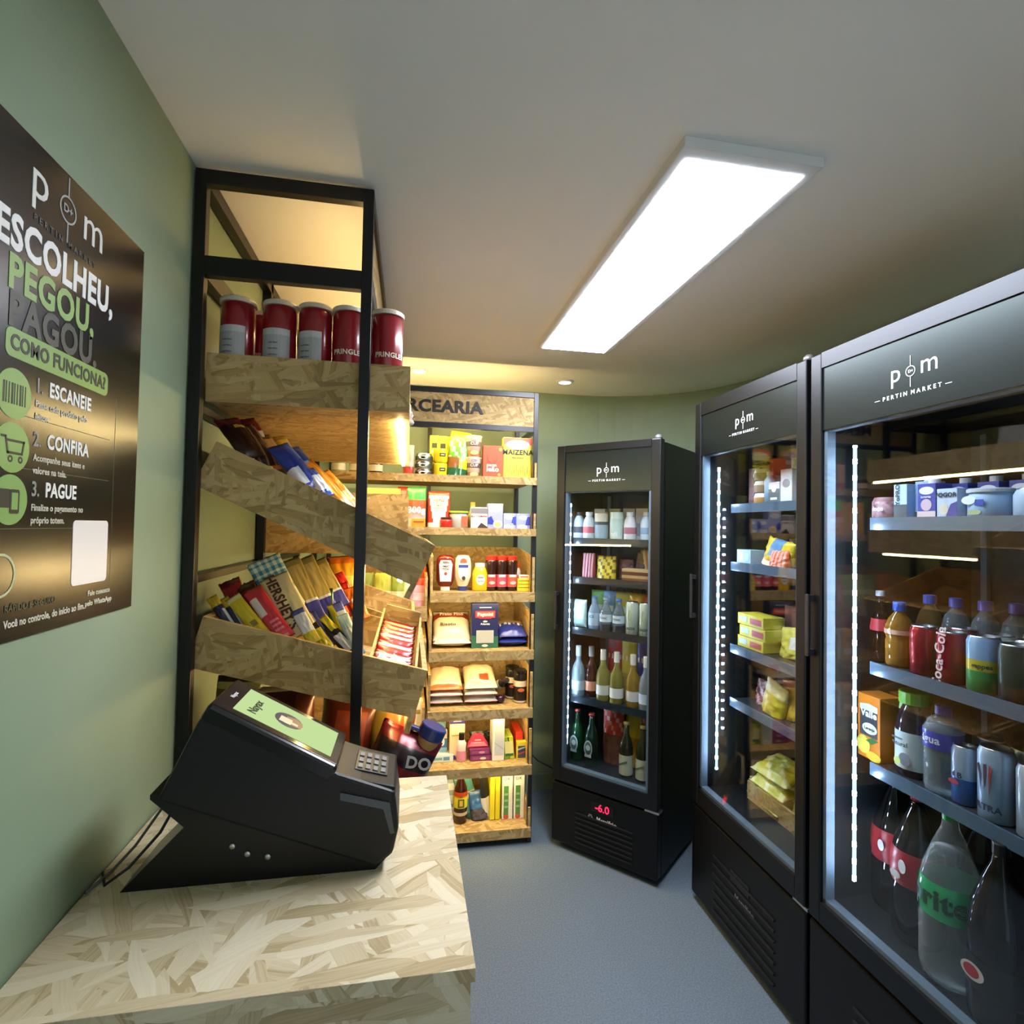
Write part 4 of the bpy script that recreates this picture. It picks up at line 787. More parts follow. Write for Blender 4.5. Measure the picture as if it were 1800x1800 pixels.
P3('dark red twisted packet standing behind the pink-red pack', (-.40, 1.49, 1.347), (-.355, 1.45, 1.277), .045, .03, ['#8a1720', '#3a1418'], edge(.1, .75), 126, name='sweet_packet', wr=.007)
P3('large pink-red wafer pack with white barcode panel in the middle tray', (-.371, 1.445, 1.338), (-.286, 1.386, 1.242), .045, .024, ['#cf3a46', '#ecdcd8', '#e8858c'], lambda u, v: 1 if .45 < v < .8 and u < .4 else 2 if .05 < v < .35 and abs(u-.5) < .25 and int(v*30) % 2 else 0, 127, name='wafer_pack', ext=.02)
def ging(u, v): return [0, 1, 2][(int(u*10) % 2)+(int(v*16) % 2)] if v > .3 else 2
P3('teal and white checked bar standing at the back of the middle tray', (-.372, 1.545, 1.405), (-.305, 1.50, 1.30), .085, .012, ['#3f7f9a', '#8fbcc4', '#dfe6d8'], ging, 128)
o = P3('wide cream chocolate bar with large brown lettering in the middle tray', (-.33, 1.478, 1.366), (-.25, 1.408, 1.249), .072, .012, ['#e3d29a', '#cdb877', '#7a5a34'], lambda u, v: 1 if u < .1 else 0, 129, ext=.02)
text(o, "HERSHEY'S", .034, (-.012, -.0095, .1), '#4a2c1c', rot=(90, 90, 0), bold=.03, sx=.92)
for i, (A, Bp, lab) in enumerate((((-.305, 1.56, 1.405), (-.228, 1.505, 1.262), 'gold and purple bar standing right behind the wide cream bar'), ((-.275, 1.585, 1.408), (-.197, 1.53, 1.27), 'gold and purple bar, second behind the wide cream bar'), ((-.248, 1.625, 1.398), (-.18, 1.575, 1.29), 'olive gold bar standing furthest behind the wide cream bar'))):
    P3(lab, A, Bp, .045, .014, ['#b8a25e', '#3d3f9a', '#8d7f46', '#d9d6dd'], lambda u, v: 1 if v < .3 else 2 if v > .9 else 3 if .3 < v < .36 else (2 if u > .8 else 0), 130+i, ext=.02)
P3('small white bar with blue ends at the foot of the wide cream bar', (-.262, 1.425, 1.290), (-.22, 1.385, 1.232), .032, .014, ['#e6e6ea', '#5a68b4', '#d9c42a'], lambda u, v: 1 if v > .85 else 2 if v < .3 else 0, 134, name='sweet_packet', ext=.02)
P3('white and yellow small bar next to the one with blue ends', (-.24, 1.45, 1.277), (-.19, 1.395, 1.216), .034, .014, ['#dcdde6', '#3a3f86', '#d9c72f'], lambda u, v: 1 if u > .7 else 2 if v < .4 else 0, 135, name='sweet_packet', ext=.02)
P3('short yellow sweet packet at the front edge of the middle tray', (-.226, 1.41, 1.256), (-.185, 1.385, 1.210), .03, .014, ['#dcc62a', '#3a2a20'], edge(.1, .8), 136, name='sweet_packet', wr=.004)
P3('black and yellow sweet packet with white lettering at the front edge', (-.21, 1.44, 1.266), (-.138, 1.388, 1.206), .034, .016, ['#1d1a24', '#d9cc3a', '#cfd3e2'], lambda u, v: 1 if v > .6 and u > .4 else 2 if .1 < v < .5 and abs(u-.5) < .3 else 0, 137, name='sweet_packet', wr=.004)
P3('white and blue sweet packet with a yellow end beside the front post', (-.183, 1.485, 1.296), (-.135, 1.43, 1.222), .038, .016, ['#cfd6ea', '#5560b8', '#dccb30'], lambda u, v: 2 if v > .35 and u < .35 else 1 if v > .75 else 0, 138, name='sweet_packet')
P3('pale blue sweet packet standing just behind the front post', (-.158, 1.44, 1.275), (-.118, 1.388, 1.21), .03, .014, ['#b9d3dc', '#e9edf0'], mid(.2, .6), 139, name='sweet_packet')
P3('dark green tube standing among the sweets in the middle tray', (-.205, 1.56, 1.326), (-.193, 1.525, 1.258), .018, .016, ['#1f5a34', '#143d24'], edge(.1, .9), 140, name='sweet_packet')
for i, (A, Bp, c, lab) in enumerate((((-.22, 1.655, 1.33), (-.185, 1.61, 1.27), '#cf5a2a', 'orange sachet standing at the back of the middle tray near the green tube'), ((-.19, 1.68, 1.327), (-.16, 1.63, 1.265), '#b3261f', 'red sachet standing between two orange sachets in the middle tray'), ((-.162, 1.66, 1.318), (-.128, 1.61, 1.258), '#d9762f', 'orange sachet standing close behind the front post'), ((-.21, 1.74, 1.35), (-.165, 1.70, 1.282), '#c9302a', 'tall red sachet furthest back in the middle tray'))):
    P3(lab, A, Bp, .04, .014, [c, '#ead9b8'], mid(.3, .6, .6), 141+i, name='sachet', cat='sachet', wr=.004)
P3('yellow-orange pouch standing at the far back above the sweets', (-.20, 1.80, 1.40), (-.188, 1.77, 1.30), .085, .03, ['#e09a24', '#c96a1c', '#f0d46a'], lambda u, v: 1 if v > .8 else 2 if .3 < v < .5 else 0, 145, name='sachet', cat='pouch', wr=.006)
# display boxes with stacked bars at the aisle end of the tray
dbm = Matrix.Translation((-.104, 1.395, 1.112)) @ Matrix.Rotation(RAD(15.1), 4, 'Y') @ Matrix.Rotation(RAD(9), 4, 'X')
db = thing('display_box', 'open wooden box of red and white bars at the aisle end of the middle tray', 'display box'); db.matrix_world = dbm
link('bottom_panel', B(0, .118, 0, .36, 0, .006), OSBM, db); link('end_panel', B(.006, .112, 0, .006, .006, .06), OSBM, db); link('end_panel', B(.006, .112, .354, .36, -.05, .1), OSBM, db)
for x in (0, .112): link('side_panel', prism(BM(), [(0, 0), (.36, -.056), (.36, .085), (0, .075)], 'x', x, x+.006), OSBM, db)
for i in range(9):
    y = .028+i*.035; c = ['#a01714', '#d9c6c0', '#961613', '#d6ccc6', '#a01c18', '#cfc2aa', '#b98a74', '#a87844', '#b59256'][i]
    lab = ('front', 'second', 'third', 'fourth', 'middle', 'sixth', 'seventh', 'eighth', 'rearmost')[i]
    bag('sweet_bar', lab + ' bar of the row in the open wooden display box', 'chocolate bar', (.1, .062, .022), [c, '#d8cfcc', '#7a1412'], mat4=dbm @ Matrix.Translation((.059, y, .008)) @ Matrix.Rotation(RAD(-38), 4, 'X'), col=lambda u, v: 1 if .6 < v < .75 and .2 < u < .7 and int(u*14) % 3 else 2 if v > .9 else 0, group='bars in the display box', wr=.003, seed=150+i)
for i, (A, Bp, c, lab) in enumerate((((-.098, 1.372, 1.168), (-.03, 1.36, 1.138), '#d98aa8', 'pink and white small packet in front of the display box'), ((-.07, 1.385, 1.178), (.002, 1.372, 1.145), '#a9b4d9', 'pale blue small packet in front of the display box'), ((-.036, 1.392, 1.176), (.012, 1.38, 1.14), '#e6dfe2', 'white small packet nearest the aisle in front of the display box'))):
    pack('sweet_packet', lab, 'sweet packet', A, Bp, .034, .014, [c, '#efeef2', '#c23a4a'], (lambda u, v: 1 if int((u+v)*7) % 2 else 0), N=(.2, -.6, .8), wr=.003, seed=165+i, group='sweets in front of the display box')

# --- bags in the low tray
def big(lab, x, y, z, w_, h, cols, col, seed, rot=(-6, 0, 0), **k):
    return bag('crisps_bag', lab, 'crisps bag', (w_, h, .10), cols, (x, y, z), rot, col, group='crisps bags in the low tray', wr=k.pop('wr', .01), seed=seed, metal=.15, rough=.28, **k)
big('olive striped crisps bag at the wall end of the low tray', -.425, 1.42, .74, .10, .39, ['#5a5426', '#2f2d1a', '#a3a05a'], lambda u, v: 1 if int(v*22) % 3 == 0 else 2 if v > .93 else 0, 171, (-4, 6, 12))
big('dark brown crisps bag behind the terminal screen', -.285, 1.43, .715, .17, .385, ['#3a1710', '#5f2a18', '#c9b89a'], lambda u, v: 1 if u > .75 else 2 if v > .97 else 0, 172, (-5, -3, 0))
big('reddish brown glossy crisps bag between the dark brown bag and the front post', -.165, 1.53, .69, .165, .37, ['#4a1c10', '#7a3418', '#e0d0b4'], lambda u, v: 1 if .6 < v < .85 and .3 < u < .8 else 2 if v > .97 else 0, 173, (-8, 4, -8))
big('olive and orange foil crisps bag beside the front post', -.055, 1.515, .70, .13, .345, ['#6d5a22', '#d2591e', '#8a2a18'], lambda u, v: 1 if u > .45 and v > .5 else 2 if v < .5 and u > .5 else 0, 174, (-8, 3, -15), )
o = big('dark red crisps bag with silver lettering leaning out over the aisle side', -.095, 1.405, .72, .16, .29, ['#6d121c', '#1d1318', '#4a0d16'], lambda u, v: 1 if .72 < v < .9 else 2 if u < .15 else 0, 175, (-8, 24, -6))
text(o, 'DO', .038, (.04, -.05, .235), '#b9bcc2', bold=.03, rot=(90, -14, 0))
rg = BM(); pring_pts = [(math.cos(2*math.pi*i/24), math.sin(2*math.pi*i/24)) for i in range(24)]
for i in range(24):
    a, b_ = pring_pts[i], pring_pts[(i+1) % 24]; prism(rg, [(.03+.02*a[0], .16+.02*a[1]), (.03+.023*a[0], .16+.023*a[1]), (.03+.023*b_[0], .16+.023*b_[1]), (.03+.02*b_[0], .16+.02*b_[1])], 'y', -.0575, -.05)
link('emblem_print', rg, M('#c9b8ba'), o); text(o, 'A', .024, (.03, -.057, .16), '#c9b8ba', bold=.02)
bt = thing('squeeze_bottle', 'tapering tan squeeze bottle with dark blue cap leaning out beside the dark red bag', 'bottle', (.02, 1.435, .863)); bt.rotation_euler = (0, RAD(24), 0)
link('body', lathe(BM(), [(0, 0), (.012, 0), (.016, .01), (.028, .1), (.029, .112), (0, .112)], 26), M('#b98a56', .35), bt, smooth=True)
link('cap', lathe(BM(), [(0, .11), (.032, .11), (.034, .113), (.034, .138), (.032, .141), (0, .141)], 30), M('#1c2f6b', .3), bt)
link('flip_tab', B(-.062, -.03, -.009, .009, .113, .123, bev=.002), M('#1c2f6b', .3), bt)

# ================================================================== IN THE COOLERS
def place(cx, cy, rz):
    a = RAD(rz)
    return lambda lx, ly, z: (cx+lx*math.cos(a)-ly*math.sin(a), cy+lx*math.sin(a)+ly*math.cos(a), z)
# ---- nearest cooler
FRp = place(1.169, 1.124, -90); Z = -90
s1, s2, s3, s4 = 1.5395, 1.1415, .8665, .452
def R1(lx, z, ly=.14): return FRp(lx, ly, z)
PET = CLEAR('#dfe6ea', .06, .05, '#f3f7f8')
SODA = [(0, 0), (.045, .001), (.056, .012), (.06, .03), (.06, .13), (.057, .15), (.06, .17), (.06, .2), (.053, .245), (.03, .31), (.017, .34), (.0145, .365), (0, .365)]
COLA = M('#140807', .2)
def soda(lab, lx, ly, mat, capm, bnd, liquid=None, k=1.0, **kw):
    return bottle('soda_bottle', lab, 'soda bottle', [(r*k, z*k) for r, z in SODA], mat, FRp(lx, ly, s4), Z, cap=(.0155*k, .358*k, .382*k, capm), bands=bnd, liquid=liquid, group='large soda bottles', **kw)
DARK = CLEAR('#10090a', .55, .05, '#2a1512')
soda('large cola bottle with red cap and red label, nearest the light strip', -.235, .2, DARK, M('#c8383a', .3), [(.14, .225, M('#9c1f28', .35))], (COLA, .27), k=.98, shapes=[('e', .012, .185, .02, .03, '#d8d4d2')])
soda('large cola bottle with red label standing beside the clear lemon soda', -.118, .15, DARK, M('#b02a30', .3), [(.15, .235, M('#a32530', .35))], (COLA, .28), k=1.0, shapes=[('e', .012, .2, .022, .034, '#dcd8d4'), ('e', -.008, .172, .03, .02, '#d6d2ce')])
soda('dark soda bottle standing behind the cola and the clear lemon soda', -.06, .29, DARK, M('#1c1c20', .3), [(.14, .2, M('#231c22', .35))], (COLA, .27), k=.98)
soda('large clear lemon soda bottle with green label', .001, .115, PET, M('#2f9a4c', .3), [(.155, .235, CLEAR('#37b873', .85, .15, '#3aa868'))], (CLEAR('#e4ecee', .02, .03, '#f1f6f6'), .3), k=1.04, texts=[('Sprite', .062, .0, .198, '#0b4a28', .04)])
soda('dark cola bottle with a round red and white label at the edge of the picture', .128, .1, DARK, M('#1a1a1d', .3), [(.085, .15, M('#14161a', .35))], (COLA, .28), k=1.02, shapes=[('e', -.012, .118, .05, .036, '#d6cfcc'), ('e', -.014, .118, .034, .026, '#b52c33')])
soda('amber soda bottle at the back of the bottom shelf', .06, .33, CLEAR('#3a2c14', .5, .06, '#8a6a30'), M('#c08a2a', .3), [(.14, .2, M('#c99a2a', .4))], k=.95)
soda('orange soda bottle at the back of the bottom shelf near the frame', .2, .3, CLEAR('#c8541c', .5, .06, '#d8702a'), M('#d8702a', .3), [(.14, .2, M('#b9401c', .4))], k=.95)
# third shelf
carton('juice_carton', 'orange juice carton with citrus print on the third shelf', 'carton', (.076, .07, .178), '#cf7a22', R1(-.243, s3, .155), Z, shapes=[('r', 0, .105, .06, .085, '#3a4048'), ('p', 0, .142, 1, 1, '#cfe0ea', ((-.03, -.008), (.03, -.008), (.03, .008), (.0, .012), (-.03, .006))), ('e', .004, .085, .05, .03, '#dfe8e6'), ('e', -.018, .036, .046, .05, '#e2cf5a'), ('p', .012, .05, 1, 1, '#2f6b3c', ((-.02, .0), (.0, -.006), (.022, .008), (.0, .012))), ('e', .018, .012, .05, .026, '#dcb83a')], texts=[('Valle', .026, .002, .125, '#f2f4f4', .03), ('Laranja', .012, .004, .085, '#2a5a3c')])
o = bottle('grape_juice_bottle', 'dark grape juice bottle with bright green cap and pale label', 'bottle', [(0, 0), (.042, 0), (.044, .006), (.044, .12), (.04, .145), (.027, .18), (.025, .19), (0, .19)], M('#1d1620', .12), R1(-.14, s3, .165), Z, cap=(.036, .186, .218, M('#6fb83f', .35)), bands=[(.02, .115, M('#b9c9cb', .4))], shapes=[('e', .012, .045, .034, .034, '#2a3340'), ('e', -.01, .035, .02, .02, '#b7c24a'), ('r', -.01, .095, .03, .004, '#5a6a6c')], texts=[('natural', .016, -.004, .082, '#4a5a5c')])
link('spout', prism(BM(), [(-.036, .196), (-.02, .20), (-.03, .165), (-.042, .16)], 'y', -.008, .008), M('#8fc98a', .4), o)
o = bottle('water_bottle', 'ribbed clear water bottle with purple-blue cap and blue label', 'bottle', [(0, 0), (.038, 0)]+[(.041 if i % 2 else .0385, .006+i*.009) for i in range(11)]+[(.042, .11), (.042, .15), (.03, .175), (.014, .186), (.0135, .2), (0, .2)], CLEAR('#c9d3da', .12, .05, '#e6eef4'), R1(-.047, s3, .15), Z, cap=(.0175, .188, .21, M('#4a469c', .35)), bands=[(.108, .15, CLEAR('#4650c0', .8, .2, '#5a66d0'))], liquid=(CLEAR('#e6eef2', .02, .03, '#eef4f6'), .16), texts=[('água', .026, 0, .13, '#dfe4f6', .02)])
SIL = '#b4c6dc'
can('energy_can', 'slim silver and blue energy drink can with small red print', 'can', .0265, .133, [(0, .06, M('#3f6fc0', .3, .5)), (.06, .133, M('#a9c0dc', .3, .5))], R1(.012, s3, .145), Z, texts=[('d B', .018, 0, .068, '#34406a', .02)], shapes=[('e', -.006, .05, .026, .012, '#b0404a')])
can('energy_can', 'large white energy drink can with a dark claw mark', 'can', .034, .158, [(0, .158, M('#a6c0de', .3, .4))], R1(.088, s3, .14), Z, shapes=[('p', 0, .1, 1, 1, '#4a3a52', ((-.016, .02), (-.01, .026), (-.006, .0), (-.008, -.04), (-.011, -.0))), ('p', 0, .1, 1, 1, '#4a3a52', ((-.002, .024), (.004, .026), (.004, .0), (.0, -.03), (-.002, -.0))), ('p', 0, .1, 1, 1, '#8a3038', ((.01, .026), (.018, .02), (.014, .0), (.01, -.045), (.009, .0)))], texts=[('ULTRA', .02, 0, .03, '#3a465a', .02)])
for lx, ly, lab, c in ((.165, .14, 'white energy drink can at the edge of the picture on the third shelf', '#b9c9da'), (.09, .22, 'white energy drink can standing behind the one with the claw mark', '#9db4cf'), (.02, .21, 'slim blue can standing behind the silver and blue one', '#3f62a8')):
    can('energy_can', lab, 'can', .03, .15, [(0, .15, M(c, .3, .4))], FRp(lx, ly, s3), Z)
carton('juice_carton', 'orange carton standing behind the one with citrus print', 'carton', (.07, .07, .178), '#b0641c', FRp(-.235, .25, s3), Z)
# second shelf
bottle('cola_bottle', 'small glass cola bottle with a red label at the end of the second shelf', 'bottle', [(0, 0), (.022, 0), (.024, .03), (.02, .06), (.025, .09), (.02, .13), (.01, .165), (.009, .185), (0, .185)], CLEAR('#2a1512', .3, .05, '#8a7a74'), R1(-.245, s2, .16), Z, cap=(.0115, .182, .196, M('#9aa2aa', .35)), bands=[(.085, .118, M('#b3343c', .4))])
bottle('juice_bottle', 'amber peach tea bottle with blue cap at the front of the second shelf', 'bottle', [(0, 0), (.031, 0), (.033, .008), (.033, .07), (.03, .078), (.034, .086), (.034, .105), (.026, .128), (.012, .146), (.012, .158), (0, .158)], CLEAR('#a4742a', .55, .08, '#c08a3a'), R1(-.178, s2, .155), Z, cap=(.0155, .15, .174, M('#2a52b8', .35)), bands=[(.088, .1, M('#c9a08a', .4))])
for lx, ly, c, lab in ((-.165, .24, '#2a4ea8', 'amber bottle with blue cap directly behind the front peach tea bottle'), (-.1, .25, '#2a48a0', 'clear bottle with blue cap behind the plain red can'), (-.04, .27, '#3a3f9c', 'clear bottle with violet-blue cap behind the lettered red can'), (.01, .3, '#3a3f9c', 'clear bottle with violet-blue cap, second behind the lettered red can'), (.06, .33, '#3a3f98', 'clear bottle with violet-blue cap furthest back on the second shelf')):
    bottle('water_bottle', lab, 'bottle', [(0, 0), (.029, 0), (.031, .008), (.031, .12), (.025, .145), (.012, .165), (.012, .178), (0, .178)], CLEAR('#8a6a3a' if 'amber' in lab else '#7c8a94', .3, .06, '#c8d2d8'), FRp(lx, ly, s2), Z, cap=(.0155, .17, .194, M(c, .35)), group='bottles with blue caps')
can('cola_can', 'plain red drinks can at the front of the second shelf', 'can', .0325, .122, [(0, .122, M('#a02a34', .25, .5))], R1(-.098, s2, .15), Z)
can('cola_can', 'red drinks can with white script lettering beside the plain red one', 'can', .0325, .122, [(0, .122, M('#9a2630', .25, .5))], R1(-.018, s2, .145), Z, texts=[('Coca-Cola', .034, -.006, .06, '#e6d0d2', .02, (90, -84, 0))])
can('cola_can', 'red drinks can standing behind the two front red cans', 'can', .0325, .122, [(0, .122, M('#8e222c', .25, .5))], FRp(-.06, .225, s2), Z)
def _sw(): return [(0, .05, M('#3f9a52', .3, .3)), (.05, .075, M('#cfbf3a', .3, .3)), (.075, .122, M('#8fb6e6', .3, .3))]
can('tonic_can', 'blue, yellow and green citrus soda can at the front of the second shelf', 'can', .0335, .126, _sw(), R1(.058, s2, .145), Z, texts=[('Schweppes', .014, .006, .062, '#2a3a2c', .03)])
for lx, ly, c, lab in ((.132, .14, '#2f3d3c', 'dark can beside the citrus soda can at the edge of the picture'), (.2, .14, '#c9d0d8', 'white can behind the door frame edge on the second shelf'), (.03, .225, '#b6c4c8', 'pale silver can behind the citrus soda can'), (.1, .225, '#ccd2c8', 'pale can behind the dark can on the second shelf'), (.17, .225, '#c2c9d6', 'pale lilac can in the second row of the second shelf'), (.06, .3, '#d6cf9a', 'pale yellow can in the third row of the second shelf'), (.13, .3, '#d0cc8a', 'yellowish can beside the pale yellow one in the third row'), (.2, .3, '#b9c0c4', 'grey can at the end of the third row of cans')):
    can('drink_can', lab, 'can', .0325, .122, [(0, .122, M(c, .3, .4))], FRp(lx, ly, s2), Z, group='pale cans behind')
for lx, lab in ((.0, 'flat green lidded tub behind the red cans'), (.06, 'flat green lidded tub behind the citrus soda can')):
    carton('dip_tub', lab, 'tub', (.055, .05, .15), '#5f8c4a', FRp(lx, .385, s2), Z, shapes=[('r', 0, .12, .04, .03, '#a8c48a')], top='#6fae4a', group='green lidded tubs')
# top shelf
can('dessert_tub', 'mottled pink and brown dessert tub at the end of the top shelf', 'tub', .041, .062, [(0, .056, NOISY('mottled', '#5a3038', '#c9a0a8', 60, .4)), (.056, .062, M('#8a5a60', .4))], R1(-.205, s1, .15), Z, lid=False, texts=[('doce', .018, 0, .03, '#e6d3d6', .02)])
carton('protein_carton', 'white and dark protein drink carton with vertical lettering', 'carton', (.04, .045, .094), '#a9cbe6', R1(-.143, s1, .145), Z, shapes=[('r', 0, .02, .04, .04, '#22303a')], texts=[('YoPRO', .0175, -.006, .066, '#16222c', .03, 1.0, (90, -90, 0))])
carton('protein_carton', 'pale blue drink carton just behind the protein carton', 'carton', (.045, .045, .1), '#9fc3e6', R1(-.1, s1, .17), Z, shapes=[('r', 0, .05, .036, .06, '#b4d0ea'), ('r', 0, .01, .045, .02, '#33424c')], top='cap')
for lx, ly, col, lab in ((-.06, .14, '#3540a0', 'deep blue yogurt carton with white cap at the front of the top shelf'), (-.03, .2, '#40489c', 'deep blue yogurt carton with white cap behind the front one'), (.035, .21, '#4a5098', 'blue yogurt carton with white cap behind the white tub'), (.1, .22, '#4a5098', 'blue yogurt carton with white cap further along behind the white tub')):
    carton('yogurt_carton', lab, 'carton', (.05, .05, .09), col, FRp(lx, ly, s1), Z, shapes=[('e', 0, .072, .04, .02, '#dfe4f2'), ('e', 0, .036, .03, .03, '#c9b0c0'), ('r', 0, .01, .05, .02, '#d6c2c4')], top='cap', group='blue yogurt cartons', texts=[('iogurte', .009, 0, .056, '#e6e8f4')])
carton('yogurt_carton', 'pale yogurt carton with dark lettering beside the white lidded tub', 'carton', (.052, .05, .074), '#b9cbe0', R1(-.006, s1, .14), Z, shapes=[('p', 0, .02, 1, 1, '#4a4496', ((-.005, -.02), (.026, -.02), (.026, .022), (.01, .016))), ('e', -.008, .024, .024, .03, '#d9d2c0')], texts=[('YOGOR', .015, -.002, .058, '#22283c', .03)])
can('spread_tub', 'white and blue lidded tub with green leaf print on the top shelf', 'tub', .043, .062, [(0, .062, M('#a6c6ea', .4))], R1(.075, s1, .145), Z, lid=False, shapes=[('e', -.016, .042, .034, .02, '#e6eef6'), ('r', .008, .036, .02, .014, '#2f4fb0'), ('e', -.004, .014, .03, .012, '#a9b98a')])
tb = [x_ for x_ in S.objects if x_.name.startswith('spread_tub')][-1]; link('lid', lathe(BM(), [(0, .06), (.045, .06), (.045, .067), (.042, .069), (0, .069)], 30), M('#c6cdd6', .4), tb)
can('spread_tub', 'second white lidded tub at the edge of the picture on the top shelf', 'tub', .043, .062, [(0, .062, M('#a9c2de', .4))], R1(.175, s1, .145), Z)
# ---- middle cooler
FMp = place(1.169, 1.802, -90)
m1, m2, m3, m4_, m5 = 1.601, 1.3735, 1.0505, .8405, .459
carton('pasta_box', 'tall box with dark top and tan front on the top glass shelf', 'box', (.11, .07, .22), '#b5a06a', FMp(.05, .24, m1), Z, shapes=[('r', 0, .195, .11, .05, '#5a3440'), ('r', 0, .1, .08, .02, '#3a3230'), ('r', 0, .05, .1, .05, '#8a7448')], texts=[('LASAGNA', .02, 0, .125, '#2e2620')])
carton('dessert_box', 'dark plum dessert box at the end of the top glass shelf', 'box', (.07, .06, .15), '#5d4148', FMp(-.175, .2, m1), Z, shapes=[('e', .01, .12, .03, .024, '#d9d4d2'), ('r', 0, .05, .06, .05, '#7c5a5c')])
for i, lab in enumerate(('bottom one of three small white pots stacked on the glass shelf', 'middle one of three small white pots stacked on the glass shelf', 'top one of three small white pots stacked on the glass shelf')):
    can('cream_pot', lab, 'pot', .034, .044, [(0, .03, M('#b9884a' if i == 0 else '#8d7a66', .4)), (.03, .044, M('#e2e4e6', .4))], FMp(-.115, .17, m1+i*.047), Z, group='stacked white pots')
bottle('milk_bottle', 'slim pale blue drink bottle on the top glass shelf', 'bottle', [(0, 0), (.018, 0), (.019, .09), (.01, .105), (.009, .115), (0, .115)], M('#9fc0dc', .3), FMp(-.05, .15, m1), Z, cap=(.011, .11, .124, WHITE))
carton('cheese_packet', 'white and dark cheese packet on the top glass shelf', 'packet', (.06, .04, .08), '#cfd8de', FMp(.002, .15, m1), Z, shapes=[('r', 0, .03, .06, .05, '#5a666c'), ('e', 0, .056, .026, .026, '#e6eaee'), ('r', -.0, .02, .036, .008, '#e6eaee')])
carton('cheese_packet', 'white packet behind the frame edge on the top glass shelf', 'packet', (.06, .05, .12), '#d0d4d6', FMp(.075, .15, m1), Z, shapes=[('e', 0, .07, .04, .03, '#8a9096')])
carton('cheese_tray', 'pale blue boxed cheese on the second shelf', 'box', (.09, .06, .055), '#9fc4de', FMp(-.165, .15, m2), Z, shapes=[('r', -.02, .028, .03, .036, '#dfeaf2'), ('e', .025, .028, .024, .03, '#b8d4e6')])
bag('sandwich_pack', 'yellow and blue bread pack lying on the second shelf', 'pack', (.15, .1, .09), ['#d9c23a', '#5a86b0', '#e8e2c0'], FMp(-.02, .17, m2), (0, 10, Z), lambda u, v: 1 if abs(u-.5) < .2 and v > .4 else 2 if v < .2 else 0, wr=.008, seed=201, stand=True)
bag('sandwich_pack', 'orange and pink pack in front of the yellow and blue bread pack', 'pack', (.1, .06, .05), ['#d96a3a', '#e0a8a0'], FMp(.04, .13, m2), (0, 0, Z), lambda u, v: 1 if int(u*11) % 2 else 0, wr=.006, seed=202, stand=True)
bag('sausage_pack', 'deep blue and white pack behind the frame on the second shelf', 'pack', (.13, .16, .05), ['#1f2f7a', '#c2c9d6', '#2f48a0'], FMp(.03, .3, m2), (0, 0, Z), lambda u, v: 1 if v > .7 or int(u*9+v*5) % 4 == 0 else 2 if v > .4 else 0, wr=.008, seed=203, stand=True)
for i, lab in enumerate(('bottom flat yellow butter box on the third shelf', 'middle flat yellow butter box on the third shelf', 'top flat yellow butter box on the third shelf')):
    carton('butter_box', lab, 'box', (.16, .09, .042), '#cfc63a', FMp(-.128+.012*(i % 2), .17, m3+i*.0437), Z, shapes=[('r', .035, .02, .07, .022, '#b04a48'), ('r', -.045, .022, .05, .02, '#bcd0d2')], group='flat yellow butter boxes')
bag('cheese_bag', 'yellowish bag of rolls lying beside the butter boxes', 'bag', (.14, .11, .08), ['#cdc65a', '#dfe2dc', '#a83a3a'], FMp(.04, .2, m3), (0, -8, Z), lambda u, v: 1 if u > .5 and .3 < v < .7 else 2 if u > .8 and v < .3 else 0, wr=.008, seed=204, stand=True)
carton('frozen_box', 'dull pink box standing behind the butter boxes', 'box', (.2, .08, .165), '#94685c', FMp(-.05, .33, m3), Z, shapes=[('r', .05, .1, .08, .05, '#7a4a48')])
carton('frozen_box', 'tan box with a dark label at the back of the second shelf', 'box', (.2, .07, .1), '#8f8668', FMp(-.1, .38, m2), Z)
bag('ham_pack', 'yellow cornered pack lying on the fourth shelf', 'pack', (.12, .12, .05), ['#d6c43a', '#e0d89a'], FMp(-.02, .15, m4_), (0, 12, Z), lambda u, v: 1 if v > .6 else 0, wr=.007, seed=205, stand=True)
bag('ham_pack', 'yellow pack leaning against the frame on the fourth shelf', 'pack', (.1, .14, .05), ['#cfb83a', '#b9622a'], FMp(.06, .18, m4_), (0, -10, Z), lambda u, v: 1 if v > .8 else 0, wr=.007, seed=206, stand=True)
bag('salami_pack', 'purple-pink clear pack of sliced meat on the fourth shelf', 'pack', (.12, .09, .05), ['#7c4a5c', '#c9b4be', '#a8485a'], FMp(-.11, .19, m4_), (0, 0, Z), lambda u, v: 1 if int(u*8+v*6) % 3 == 0 else 2 if v < .3 else 0, wr=.01, seed=207, stand=True)
carton('frozen_box', 'dark box at the back of the fourth shelf', 'box', (.18, .08, .15), '#2d2a33', FMp(-.1, .33, m4_), Z, shapes=[('r', .04, .09, .06, .04, '#8a7a6a')])
bx_ = thing('wooden_crate', 'small open wooden crate on the bottom of the middle cooler', 'crate', FMp(-.06, .26, .452), Z)
link('crate_bottom', B(-.13, .16, -.1, .12, 0, .01), OSBM, bx_); link('side_panel', B(-.13, .16, -.1, -.09, .01, .075), OSBM, bx_); link('side_panel', B(-.13, .16, .11, .12, .01, .12), OSBM, bx_); link('end_panel', B(-.13, -.12, -.09, .11, .01, .09), OSBM, bx_); link('end_panel', B(.15, .16, -.09, .11, .01, .09), OSBM, bx_)
